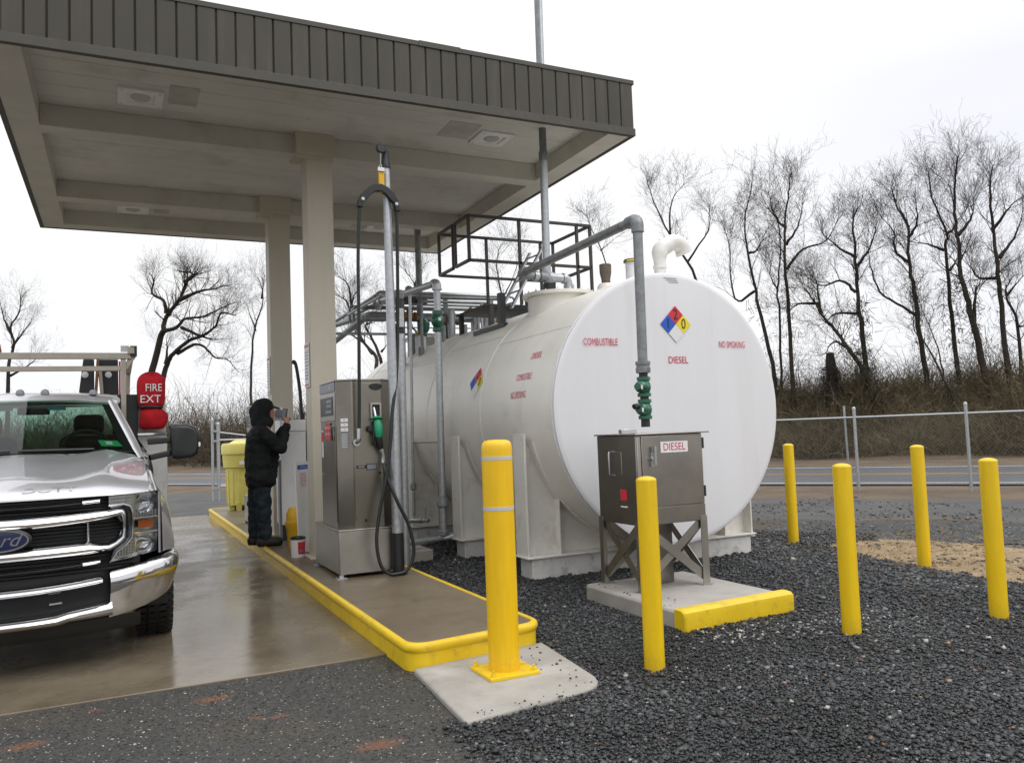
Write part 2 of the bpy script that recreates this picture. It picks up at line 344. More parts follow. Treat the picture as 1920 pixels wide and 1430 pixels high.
class MB:
    def __init__(s): s.v = []; s.f = []
    def add(s, vs, fs):
        o = len(s.v); s.v += [tuple(v) for v in vs]; s.f += [tuple(i + o for i in f) for f in fs]; return s
    def box(s, x0, x1, y0, y1, z0, z1):
        vs = [(x, y, z) for z in (z0, z1) for y in (y0, y1) for x in (x0, x1)]
        return s.add(vs, [(0, 2, 3, 1), (4, 5, 7, 6), (0, 1, 5, 4), (2, 6, 7, 3), (0, 4, 6, 2), (1, 3, 7, 5)])
    def bar(s, a, b, w, h, upv=(0, 0, 1)):
        a, b = Vector(a), Vector(b); d = (b - a).normalized(); u = Vector(upv)
        if abs(d.dot(u)) > .95: u = Vector((1, 0, 0))
        x = d.cross(u).normalized(); y = x.cross(d)
        vs = [p + x * sx * w / 2 + y * sy * h / 2 for p in (a, b) for sy in (-1, 1) for sx in (-1, 1)]
        return s.add(vs, [(0, 2, 3, 1), (4, 5, 7, 6), (0, 1, 5, 4), (2, 6, 7, 3), (0, 4, 6, 2), (1, 3, 7, 5)])
    def tube(s, pts, r, n=12, caps=True):
        P = [Vector(p) for p in pts]; k = len(P); rr = r if isinstance(r, (list, tuple)) else [r] * k
        t = [(P[min(i + 1, k - 1)] - P[max(i - 1, 0)]).normalized() for i in range(k)]
        a = Vector((0, 0, 1)) if abs(t[0].z) < .9 else Vector((1, 0, 0))
        x = t[0].cross(a).normalized(); vs = []
        for i in range(k):
            x = (x - t[i] * x.dot(t[i])).normalized(); y = t[i].cross(x)
            vs += [P[i] + (x * math.cos(2 * math.pi * j / n) + y * math.sin(2 * math.pi * j / n)) * rr[i] for j in range(n)]
        fs = [(i * n + j, i * n + (j + 1) % n, (i + 1) * n + (j + 1) % n, (i + 1) * n + j) for i in range(k - 1) for j in range(n)]
        if caps: fs += [tuple(range(n))[::-1], tuple((k - 1) * n + j for j in range(n))]
        return s.add(vs, fs)
    def cyl(s, a, b, r, n=16): return s.tube([a, b], r, n)
    def lathe(s, prof, c=(0, 0, 0), ax=(0, 0, 1), n=24, cap=True):
        q = Vector(ax).normalized().to_track_quat('Z', 'Y').to_matrix(); c = Vector(c); vs = []
        for (r, h) in prof: vs += [c + q @ Vector((r * math.cos(2 * math.pi * j / n), r * math.sin(2 * math.pi * j / n), h)) for j in range(n)]
        k = len(prof)
        fs = [(i * n + j, i * n + (j + 1) % n, (i + 1) * n + (j + 1) % n, (i + 1) * n + j) for i in range(k - 1) for j in range(n)]
        if cap: fs += [tuple(range(n))[::-1], tuple((k - 1) * n + j for j in range(n))]
        return s.add(vs, fs)
    def prism(s, poly, z0, z1, f=None):
        f = f or (lambda x, y, z: (x, y, z)); n = len(poly)
        vs = [f(x, y, z0) for x, y in poly] + [f(x, y, z1) for x, y in poly]
        fs = [tuple(range(n))[::-1], tuple(range(n, 2 * n))] + [(i, (i + 1) % n, n + (i + 1) % n, n + i) for i in range(n)]
        return s.add(vs, fs)
    def grid(s, rows, close=False):
        n = len(rows[0]); vs = [p for r in rows for p in r]; k = n if close else n - 1
        fs = [(i * n + j, i * n + (j + 1) % n, (i + 1) * n + (j + 1) % n, (i + 1) * n + j) for i in range(len(rows) - 1) for j in range(k)]
        return s.add(vs, fs)
    def ball(s, c, r, nu=12, nv=8):
        rx, ry, rz = r if isinstance(r, (tuple, list)) else (r, r, r); c = Vector(c)
        rows = [[c + Vector((rx * math.sin(math.pi * i / nv) * math.cos(2 * math.pi * j / nu), ry * math.sin(math.pi * i / nv) * math.sin(2 * math.pi * j / nu), rz * math.cos(math.pi * i / nv))) for j in range(nu)] for i in range(nv + 1)]
        return s.grid(rows, True)
    def mirror(s):
        n = len(s.v); s.v += [(-x, y, z) for x, y, z in s.v]; s.f += [tuple(i + n for i in f)[::-1] for f in s.f]; return s
    def build(s, name, mat, parent=None, bev=0, ang=38, sub=0, fix=True, label=None):
        o0 = wloc(parent) if parent else Vector((0, 0, 0))
        me = bpy.data.meshes.new(name)
        me.from_pydata([(x - o0.x, y - o0.y, z - o0.z) for x, y, z in s.v], [], s.f)
        if fix:
            bm = bmesh.new(); bm.from_mesh(me); bmesh.ops.remove_doubles(bm, verts=bm.verts, dist=1e-5)
            bmesh.ops.recalc_face_normals(bm, faces=bm.faces); bm.to_mesh(me); bm.free()
        me.materials.append(mat); me.polygons.foreach_set('use_smooth', [True] * len(me.polygons))
        if not sub: me.set_sharp_from_angle(angle=R(ang))
        o = bpy.data.objects.new(name, me); COL.objects.link(o)
        if parent: o.parent = parent
        if bev:
            b = o.modifiers.new('bevel', 'BEVEL'); b.width = bev; b.segments = 2; b.limit_method = 'ANGLE'; b.angle_limit = R(35); b.harden_normals = False
        if sub:
            b = o.modifiers.new('subsurf', 'SUBSURF'); b.levels = sub; b.render_levels = sub
        if label: o['label'] = label
        return o

def thing(name, label, cat, loc=(0, 0, 0), group=None):
    o = bpy.data.objects.new(name, None); COL.objects.link(o); o.location = loc; o.empty_display_size = .1
    return tag(o, label, cat, group)
def tag(o, label, cat, group=None):
    o['label'] = label; o['category'] = cat
    if group: o['group'] = group
    return o
def structure(o): o['kind'] = 'structure'; return o
def stuff(o): o['kind'] = 'stuff'; return o
def dup(o, parent=None):
    c = o.copy(); COL.objects.link(c)
    if parent: c.parent = parent
    for ch in o.children: dup(ch, c)
    return c

_tc = {}
def text_mesh(body, size, shear=0, bold=0):
    k = (body, size, shear, bold)
    if k not in _tc:
        cu = bpy.data.curves.new('t', 'FONT'); cu.body = body; cu.size = size; cu.align_x = 'CENTER'; cu.align_y = 'CENTER'; cu.shear = shear; cu.offset = bold
        cu.resolution_u = 3
        o = bpy.data.objects.new('t', cu); COL.objects.link(o)
        me = bpy.data.meshes.new_from_object(o.evaluated_get(bpy.context.evaluated_depsgraph_get()))
        _tc[k] = ([tuple(v.co) for v in me.vertices], [tuple(p.vertices) for p in me.polygons])
        bpy.data.objects.remove(o); bpy.data.curves.remove(cu); bpy.data.meshes.remove(me)
    return _tc[k]
def text(name, body, size, f, mat, parent=None, sx=1, shear=0, bold=0):
    v, fc = text_mesh(body, size, shear, bold)
    mb = MB(); mb.add([f(x * sx, y) for x, y, _ in v], fc); return mb.build(name, mat, parent, fix=False)
def face_y(x0, y, z0): return lambda u, v: (x0 + u, y, z0 + v)            # print on a face looking towards -Y
def face_x(x, y0, z0): return lambda u, v: (x, y0 - u, z0 + v)            # print on a face looking towards -X
def rect(f, w, h): return MB().add([f(-w / 2, -h / 2), f(w / 2, -h / 2), f(w / 2, h / 2), f(-w / 2, h / 2)], [(0, 1, 2, 3)])

def np_mesh(name, V, F, mat, col=None, parent=None):
    """V (n,3), F (m,4) arrays -> object"""
    me = bpy.data.meshes.new(name); k = F.shape[1]
    o0 = np.array(wloc(parent)) if parent else np.zeros(3)
    me.vertices.add(len(V)); me.vertices.foreach_set('co', (V - o0).astype(np.float32).ravel())
    me.loops.add(F.size); me.loops.foreach_set('vertex_index', F.astype(np.int32).ravel())
    me.polygons.add(len(F)); me.polygons.foreach_set('loop_start', np.arange(0, F.size, k, dtype=np.int32))
    if col is not None:
        a = me.attributes.new('stone_color', 'FLOAT_COLOR', 'POINT'); c = np.ones((len(V), 4), np.float32); c[:, :3] = col; a.data.foreach_set('color', c.ravel())
    me.update(calc_edges=True); me.validate()
    me.materials.append(mat); o = bpy.data.objects.new(name, me); COL.objects.link(o)
    if parent: o.parent = parent
    return o

def segs_mesh(name, A, B, ra, rb, mat, col=None, parent=None, n=3):
    """many thin tapered sticks A->B as one mesh"""
    A = np.asarray(A, float); B = np.asarray(B, float); d = B - A; d /= np.linalg.norm(d, axis=1, keepdims=True) + 1e-9
    h = np.where(np.abs(d[:, 2:3]) < .9, np.array([[0, 0, 1.]]), np.array([[1., 0, 0]]))
    x = np.cross(d, h); x /= np.linalg.norm(x, axis=1, keepdims=True) + 1e-9; y = np.cross(d, x)
    N = len(A); V = np.zeros((N, 2 * n, 3))
    for j in range(n):
        c, s = math.cos(2 * math.pi * j / n), math.sin(2 * math.pi * j / n); o = x * c + y * s
        V[:, j] = A + o * np.asarray(ra)[:, None]; V[:, n + j] = B + o * np.asarray(rb)[:, None]
    base = (np.arange(N) * 2 * n)[:, None]
    F = np.concatenate([np.stack([base[:, 0] + j, base[:, 0] + (j + 1) % n, base[:, 0] + n + (j + 1) % n, base[:, 0] + n + j], 1) for j in range(n)])
    c = np.repeat(col, 2 * n, axis=0) if col is not None else None
    o = np_mesh(name, V.reshape(-1, 3), F, mat, c, parent)
    o.data.polygons.foreach_set('use_smooth', [True] * len(F)); return o

def blob(name, caps, mat, parent=None, vox=.012, smooth=4, balls=(), fold=0):
    """one continuous skin round tapered capsules (p0, p1, r0, r1)"""
    mb = MB()
    for a, b, ra, rb in caps:
        a, b = Vector(a), Vector(b); L = (b - a).length; n = max(2, int(L / max(.5 * min(ra, rb), .004)))
        mb.tube([a.lerp(b, i / n) for i in range(n + 1)], [ra + (rb - ra) * i / n for i in range(n + 1)], 12)
        mb.ball(a, ra, 12, 8); mb.ball(b, rb, 12, 8)
    for c, r in balls: mb.ball(c, r, 16, 12)
    o = mb.build(name, mat, None, fix=False)
    r = o.modifiers.new('r', 'REMESH'); r.mode = 'VOXEL'; r.voxel_size = vox; r.use_smooth_shade = True
    s = o.modifiers.new('s', 'SMOOTH'); s.iterations = smooth; s.factor = .5
    bpy.context.view_layer.update()
    me = bpy.data.meshes.new_from_object(o.evaluated_get(bpy.context.evaluated_depsgraph_get())); me.name = name
    bpy.data.objects.remove(o); me.polygons.foreach_set('use_smooth', [True] * len(me.polygons))
    if not me.materials: me.materials.append(mat)
    if fold:                                   # creases of the cloth, running mostly across the limbs
        from mathutils import noise
        for v in me.vertices:
            c = v.co; k = noise.noise(Vector((c.x * 7 + c.z * 5, c.y * 7, c.z * 15))) + .6 * noise.noise(Vector((c.x * 16, c.y * 16 + c.z * 9, c.z * 24)))
            v.co = c + v.normal * fold * k
    q = bpy.data.objects.new(name, me); COL.objects.link(q)
    if parent:
        o0 = wloc(parent); me.transform(Matrix.Translation(-o0)); q.parent = parent
    return q

# ------------------------------------------------------------------ ground
def st(s, t, z=0): return (.571 * s + .821 * t, -.821 * s + .571 * t, z)     # s along the road, t across it
def sheet(name, poly, z, mat, jit=0, step=.25, fixed=()):
    rng = random.Random(len(poly) * 17 + int(z * 1e4)); o = []
    n = len(poly)
    for i in range(n):
        a, b = Vector((*poly[i], 0)), Vector((*poly[(i + 1) % n], 0)); L = (b - a).length
        k = max(1, int(L / step)) if jit and i not in fixed else 1
        for q in range(k):
            p = a.lerp(b, q / k)
            if jit and q: p += Vector((rng.gauss(0, jit), rng.gauss(0, jit), 0))
            o.append((p.x, p.y, z))
    mb = MB(); mb.add(o, [tuple(range(len(o)))]); ob = mb.build(name, mat); 
    return structure(ob)

sheet('ground', [(-500, -500), (500, -500), (500, 500), (-500, 500)], -.06, M['verge'])
sheet('asphalt_lot', [st(-60, -20)[:2], st(40, -20)[:2], st(40, 16.4)[:2], st(-60, 16.4)[:2]], -.02, M['lot'], .08, 1.0)
sheet('road', [st(-200, 28.2)[:2], st(-200, 20)[:2], st(160, 20)[:2], st(160, 27)[:2]], -.03, M['road'])
sheet('road_edge_line', [st(-200, 20.55)[:2], st(-200, 20.42)[:2], st(160, 20.42)[:2], st(160, 20.55)[:2]], -.024, M['line'])
sheet('road_far_edge_line', [st(-200, 27.6)[:2], st(-200, 27.45)[:2], st(160, 26.45)[:2], st(160, 26.6)[:2]], -.024, M['line'])
for q in (0, .28): sheet('road_centre_line', [st(-200, 23.9 + q)[:2], st(-200, 23.8 + q)[:2], st(160, 23.3 + q)[:2], st(160, 23.4 + q)[:2]], -.024, M['liney'])
sheet('dirt_verge', [(5.5, 11.2), (8.35, 8.1), (9.2, 5.6), (9.4, 3.5), (12, 3), (12, 5.8), (10.7, 7.3), (9.25, 9.2), (6.6, 12.6)], -.013, M['darkdirt'], .1, .4)
sheet('gravel_bed', [(1.5, -3), (1.5, 3.86), (2.5, 5.0), (2.5, 17.3), (3.6, 16.5), (6.3, 10.6), (8.1, 8.35), (8.45, 7.6), (8.1, 7.15), (7.45, 7.15), (7.05, 6.0), (6.98, 5.4), (6.95, 4.5), (7.4, 3.6), (9, 1), (9, -3)], 0, M['gravel'], .035, .16, (0, 1, 2, 14, 15))
sheet('far_gravel', [(7.9, 7.0), (8.5, 6.3), (9.0, 5.9), (9.6, 5.5), (10.6, 5.2), (11.0, 6.2), (9.9, 7.9), (8.9, 9.1), (8.0, 8.7)], -.009, M['gravel'], .06, .25)
sheet('dead_grass_patch', [(7.2, 7.1), (7.0, 6.0), (6.9, 5.4), (6.85, 4.5), (7.3, 3.4), (9.5, 2.2), (9.3, 4.7), (8.9, 5.5), (8.75, 6.15), (8.35, 6.95), (8.0, 7.2), (7.6, 7.25)], -.006, M['tan'], .11, .14)
sheet('asphalt_millings', [(-9, -3), (1.6, -3), (1.6, 3.86), (1.68, 5.36), (-9, 5.42)], -.004, M['millings'], .02, .12, (0, 1, 4))

# driveway slabs, each a piece of the paved lane
lane = structure(bpy.data.objects.new('driveway', None)); COL.objects.link(lane)
for (ya, yb, xa, xb) in ((5.36, 10.745, -1.9, 1.615), (10.755, 17.65, -1.9, 1.615), (5.39, 10.745, -6, -1.91), (10.755, 17.65, -6, -1.91)):
    MB().box(xa, xb, ya, yb, -.12, .008).build('slab', M['slab'], lane, bev=.006)

# concrete fuelling island with its yellow steel kerb form
def rr(x0, x1, y0, y1, r, skew=0, n=6):
    o = []
    for cx, cy, a in ((x1 - r, y0 + r, -90), (x1 - r, y1 - r, 0), (x0 + r, y1 - r, 90), (x0 + r, y0 + r, 180)):
        for k in range(n + 1):
            t = R(a + 90 * k / n); x, y = cx + r * math.cos(t), cy + r * math.sin(t); o.append((x, y))
    if skew: o = [(x, y + skew * (x - x0) / (x1 - x0) if y < (y0 + y1) / 2 else y) for x, y in o]
    return o
isl = structure(bpy.data.objects.new('fuel_island', None)); COL.objects.link(isl)
top = rr(1.625, 2.555, 4.885, 17.2, .12, .12); MB().prism(top, -.1, .157).build('island_slab', M['island'], isl)
ring = rr(1.60, 2.58, 4.86, 17.225, .14, .12)
mb = MB(); nr = len(ring)
for i in range(nr):
    pass
inn = rr(1.625, 2.555, 4.885, 17.2, .12, .12)
prof = [(0, -.05), (0, .105), (-.012, .118), (-.016, .138), (-.010, .156), (.004, .166), (.020, .168), (.030, .160), (.032, .15)]
rows = []
for (d, z) in prof:
    rows.append([(a[0] + (b[0] - a[0]) * d / .025, a[1] + (b[1] - a[1]) * d / .025, z) for a, b in zip(ring, inn)])
mb.grid(rows, True); mb.build('kerb_form', M['kerb'], isl)

# bollard pad in front of the island
pp = [(1.545, 3.845), (2.18, 3.935), (2.27, 3.95), (2.35, 3.975), (2.41, 4.015), (2.45, 4.07), (2.475, 4.14), (2.49, 4.25), (2.575, 4.99), (1.62, 4.87), (1.60, 4.6)]
padm = MB().prism(pp, -.1, .026); structure(padm.build('bollard_pad', M['pad'], bev=.012))

# remote fill pad with a yellow nosing
def cpad(x, y): return (x + .0 * y, y)
fp = structure(bpy.data.objects.new('fill_pad', None)); COL.objects.link(fp)
MB().prism(rr(3.60, 4.66, 4.86, 6.14, .05, .07), -.1, .125).build('pad_slab', M['pad'], fp, bev=.02)
mb = MB()
prof = [(4.83, -.06), (4.722, -.06), (4.716, .10), (4.722, .132), (4.745, .148), (4.79, .152), (4.83, .150)]
rows = [[(x, y + .07 * (x - 3.6) / 1.06 + (dx * .6), z - dx * .35) for (y, z) in prof] for x, dx in ((3.575, .03), (3.585, .01), (3.61, 0), (3.9, 0), (4.3, 0), (4.64, 0), (4.665, .01), (4.675, .03))]
mb.grid(rows).add(rows[0], [tuple(range(len(prof)))]).add(rows[-1], [tuple(range(len(prof)))])
mb.build('yellow_nosing', M['kerb'], fp)
# small concrete pipe footing beside the island
structure(MB().box(2.66, 3.28, 9.0, 9.5, -.1, .13).build('pipe_footing', M['pad'], bev=.012))

# ------------------------------------------------------------------ loose stones
def stones(name, P, S, C, mat, flat=.7, seed=1):
    rng = np.random.default_rng(seed); N = len(P)
    cube = np.array([(x, y, z) for z in (-1, 1) for y in (-1, 1) for x in (-1, 1)], float)
    V = cube[None] * rng.uniform(.45, 1.0, (N, 8, 1)) * rng.uniform(.75, 1.2, (N, 1, 3))
    q = rng.normal(size=(N, 4)); q /= np.linalg.norm(q, axis=1, keepdims=True); w, x, y, z = q.T
    Rm = np.stack([1 - 2 * (y * y + z * z), 2 * (x * y - w * z), 2 * (x * z + w * y), 2 * (x * y + w * z), 1 - 2 * (x * x + z * z), 2 * (y * z - w * x), 2 * (x * z - w * y), 2 * (y * z + w * x), 1 - 2 * (x * x + y * y)], 1).reshape(N, 3, 3)
    V = np.einsum('nij,nkj->nki', Rm, V) * S[:, None, None] * .75; V[:, :, 2] *= flat; V += P[:, None]
    F = np.array([(0, 2, 3, 1), (4, 5, 7, 6), (0, 1, 5, 4), (2, 6, 7, 3), (0, 4, 6, 2), (1, 3, 7, 5)])
    F = (F[None] + (np.arange(N) * 8)[:, None, None]).reshape(-1, 4)
    return stuff(np_mesh(name, V.reshape(-1, 3), F, mat, np.repeat(C, 8, axis=0)))

def inpoly(P, poly):
    x, y = P[:, 0], P[:, 1]; r = np.zeros(len(P), bool); n = len(poly)
    for i in range(n):
        (x0, y0), (x1, y1) = poly[i], poly[(i + 1) % n]
        k = ((y0 > y) != (y1 > y)) & (x < (x1 - x0) * (y - y0) / (y1 - y0 + 1e-12) + x0); r ^= k
    return r
rng = np.random.default_rng(11)
gp = [(1.5, 1.6), (1.47, 3.86), (2.56, 5.0), (2.56, 17), (3.4, 15), (6.3, 10.4), (7.9, 8.3), (8.6, 7.4), (8.1, 7.0), (7.4, 7.1), (7.0, 6.0), (6.95, 5.4), (6.9, 4.5), (7.1, 1.6)]
P = np.stack([rng.uniform(1.4, 8.7, 620000), rng.uniform(1.6, 14, 620000)], 1)
d = np.hypot(P[:, 0], P[:, 1]); keep = rng.random(len(P)) < np.minimum(1, (4.6 / d) ** 2.0)
wob = rng.normal(0, .05, (len(P), 2))
keep &= inpoly(P + wob, gp) & ~((P[:, 0] < 2.57) & (P[:, 1] > 4.9)) & ~inpoly(P, pp) & ~((np.abs(P[:, 0] - 4.13) < .55) & (np.abs(P[:, 1] - 5.45) < .68))
keep &= (P[:, 0] > .30 * P[:, 1] - .2) | (P[:, 1] < 5)
P = P[keep][:125000]; N = len(P); S = np.clip(rng.lognormal(math.log(.0082), .46, N), .004, .028)
S *= np.clip(np.hypot(P[:, 0], P[:, 1]) / 5.5, 1, 1.7)
Cg = np.clip(rng.lognormal(math.log(.036), .55, (N, 1)), .008, .20) * (np.array([[.97, 1.04, 1.10]]) + rng.normal(0, .05, (N, 3)))
Cg *= np.clip(1 + .45 * np.sin(P[:, :1] * 2.1 + 1.3 * np.sin(P[:, 1:] * 1.7)) * np.sin(P[:, 1:] * 2.6 + np.sin(P[:, :1] * 3.1)), .6, 1.5)
pale = rng.random(N) < .010; Cg[pale] = rng.uniform(.16, .5, (pale.sum(), 1)) * np.array([[1, .95, .88]])
warm = rng.random(N) < .005; Cg[warm] = np.array([.30, .17, .09]) * rng.uniform(.6, 1.3, (warm.sum(), 1))
stones('gravel_stones', np.column_stack([P, rng.uniform(.0, .012, N)]), S, Cg, M['stone'], .6)
# pale crushed stones scattered in front of the fill pad and a few big white ones
n = 150; c0 = np.array([(3.72, 4.48), (3.9, 4.42), (4.25, 4.35), (4.6, 4.3), (5.0, 4.4)])[rng.integers(0, 5, n)] + rng.normal(0, .13, (n, 2))
big = np.array([(4.18, 3.78), (4.30, 3.58), (4.66, 3.66), (5.05, 3.5), (4.9, 3.3), (3.55, 3.7), (5.2, 3.75), (3.2, 3.1), (4.05, 3.05), (3.3, 3.5), (4.05, 3.62)])
PP = np.concatenate([c0, big]); SS = np.concatenate([rng.uniform(.006, .016, n), rng.uniform(.019, .028, len(big))])
CC = rng.uniform(.25, .62, (len(PP), 1)) * np.array([[1, .97, .92]]); CC[-3:] *= np.array([[1, .68, .45]])
stones('pale_stones', np.column_stack([PP, np.full(len(PP), .014)]), SS, CC, M['stone'], seed=5)
n = 17000; P = np.stack([rng.uniform(-2.2, 1.6, n), rng.uniform(2.6, 5.34, n)], 1); P = P[~inpoly(P, pp)]; n = len(P)
Cg = rng.uniform(.03, .10, (n, 1)) * np.array([[1, .97, .90]]); pale = rng.random(n) < .10; Cg[pale] = rng.uniform(.2, .6, (pale.sum(), 1)) * np.array([[1, .94, .84]])
stones('millings_grit', np.column_stack([P, np.full(n, -.002)]), np.clip(rng.lognormal(math.log(.0042), .4, n), .002, .012), Cg, M['stone'], .6, 9)
n = 9000; P = np.stack([rng.uniform(6.4, 12.5, n), rng.uniform(3.2, 11.5, n)], 1)
k_ = .55 + .45 * np.sin(P[:, 0] * 2.3 + 2 * np.sin(P[:, 1] * 1.1)) * np.sin(P[:, 1] * 2.9 + P[:, 0]); P = P[rng.random(n) < k_ ** 2]; n = len(P)
Cg = rng.uniform(.04, .17, (n, 1)) * np.array([[1, .97, .92]]); br = rng.random(n) < .35; Cg[br] = rng.uniform(.5, 1.3, (br.sum(), 1)) * np.array([[.16, .11, .065]])
stones('scattered_stones', np.column_stack([P, np.full(n, -.002)]), np.clip(rng.lognormal(math.log(.012), .5, n), .005, .035), Cg, M['stone'], .6, 31)
n = 2600; P = np.stack([rng.uniform(6.8, 9.6, n), rng.uniform(2.6, 7.4, n)], 1); A = np.column_stack([P, np.full(n, .0)])
stuff(segs_mesh('dead_grass', A, A + np.column_stack([rng.normal(0, .045, (n, 2)), rng.uniform(.005, .045, n)]), np.full(n, .0025), np.full(n, .001), M['brush'], np.array([[.40, .30, .17]]) * rng.uniform(.5, 1.2, (n, 1))))
n = 70; a = rng.integers(0, 3, n); q = np.zeros((n, 3))
q[a == 0] = np.column_stack([rng.uniform(2.2, 2.5, (a == 0).sum()), rng.uniform(3.98, 4.9, (a == 0).sum()), np.full((a == 0).sum(), .03)])
q[a == 1] = np.column_stack([rng.uniform(1.62, 2.3, (a == 1).sum()), rng.uniform(3.88, 3.99, (a == 1).sum()), np.full((a == 1).sum(), .03)])
q[a == 2] = np.column_stack([3.62 + np.abs(rng.normal(0, .12, (a == 2).sum())), rng.uniform(4.9, 6.1, (a == 2).sum()), np.full((a == 2).sum(), .129)])
stones('spilled_stones', q, rng.uniform(.004, .010, n), rng.uniform(.02, .09, (n, 1)) * np.array([[.97, 1, 1.02]]), M['stone'], .6, 12)
# grit washed against the pad and the slab edge
# ------------------------------------------------------------------ bank, brush, trees across the road
def bank_z(s, t):
    k = min(1, max(0, (t - 33.2) / 4.6)); k = k * k * (3 - 2 * k)
    h = 2.55 if s > -18 else 2.55 - 1.6 * min(1, (-18 - s) / 15)
    return k * h * (1 + .06 * math.sin(s * 1.3) + .05 * math.sin(s * 2.9 + 1))
rows = []
for t in [32.6, 33.2, 33.8, 34.5, 35.2, 36, 36.8, 37.4, 38, 39, 40]:
    rows.append([st(s, t + .3 * math.sin(s * .9), bank_z(s, t) - .05) for s in np.arange(-120, 60, 1.0)])
structure(MB().grid(rows).build('bank', M['bank']))
rows = [[st(s, t + .3 * math.sin(s * .9), bank_z(s, t) - .03 + .12 * math.sin(s * 2.1 + t)) for s in np.arange(-120, 60, 1.0)] for t in (37.6, 38.4, 40, 45, 60, 100, 220)]
structure(MB().grid(rows).build('field_behind_the_bank', M['bankgrass']))

def brush(name, s0, s1, t0, t1, n, hmin, hmax, cols, seed, lean=.5, rad=(.006, .014)):
    r = np.random.default_rng(seed); s = r.uniform(s0, s1, n); t = r.uniform(t0, t1, n)
    z = np.array([bank_z(a, b) for a, b in zip(s, t)]) - .05
    clump = .55 + .45 * np.sin(s * 1.7 + 2 * np.sin(t)) * np.sin(s * .63 + 1)
    H = r.uniform(hmin, hmax, n) * (.45 + .55 * clump)
    A = np.stack([.571 * s + .821 * t, -.821 * s + .571 * t, z], 1); As, Bs, ra, rb, C = [], [], [], [], []
    d = np.stack([r.normal(0, lean, n), r.normal(0, lean, n), np.ones(n)], 1); d /= np.linalg.norm(d, axis=1, keepdims=True)
    base = np.array(cols)[r.integers(0, len(cols), n)] * r.uniform(.6, 1.35, (n, 1)); rr_ = r.uniform(*rad, n); K = 4
    for k in range(K):
        B = A + d * (H / K)[:, None]
        As.append(A); Bs.append(B); ra.append(rr_ * (1 - .7 * k / K)); rb.append(rr_ * (1 - .7 * (k + 1) / K)); C.append(base)
        # side twig
        e = d + r.normal(0, .8, (n, 3)); e /= np.linalg.norm(e, axis=1, keepdims=True)
        As.append(B); Bs.append(B + e * (H / K * r.uniform(.4, 1.0, n))[:, None]); ra.append(rr_ * .45); rb.append(rr_ * .2); C.append(base * 1.05)
        A = B; d = d + r.normal(0, .28, (n, 3)); d[:, 2] -= .12 * (k > 0); d /= np.linalg.norm(d, axis=1, keepdims=True)
    return stuff(segs_mesh(name, np.concatenate(As), np.concatenate(Bs), np.concatenate(ra), np.concatenate(rb), M['brush'], np.concatenate(C)))
BR = [(.155, .12, .075), (.125, .108, .062), (.20, .158, .10), (.085, .085, .048), (.26, .205, .13)]
BR2 = [(.10, .076, .052), (.08, .068, .045), (.13, .10, .07), (.06, .058, .04), (.15, .12, .085)]
brush('brush', -14, 8, 33.4, 38.2, 17000, .6, 2.2, BR, 3, .8)
brush('brush', -90, -14, 34, 44, 12000, 1.4, 6.0, BR2, 4, .55, (.010, .024))
brush('brush', -90, -14, 34, 38, 9000, .6, 2.4, BR2, 14, .9, (.008, .02))
brush('brush', -16, 9, 37, 41, 1300, 1.0, 3.6, [(.10, .08, .065), (.085, .075, .055)], 6, .35, (.007, .015))

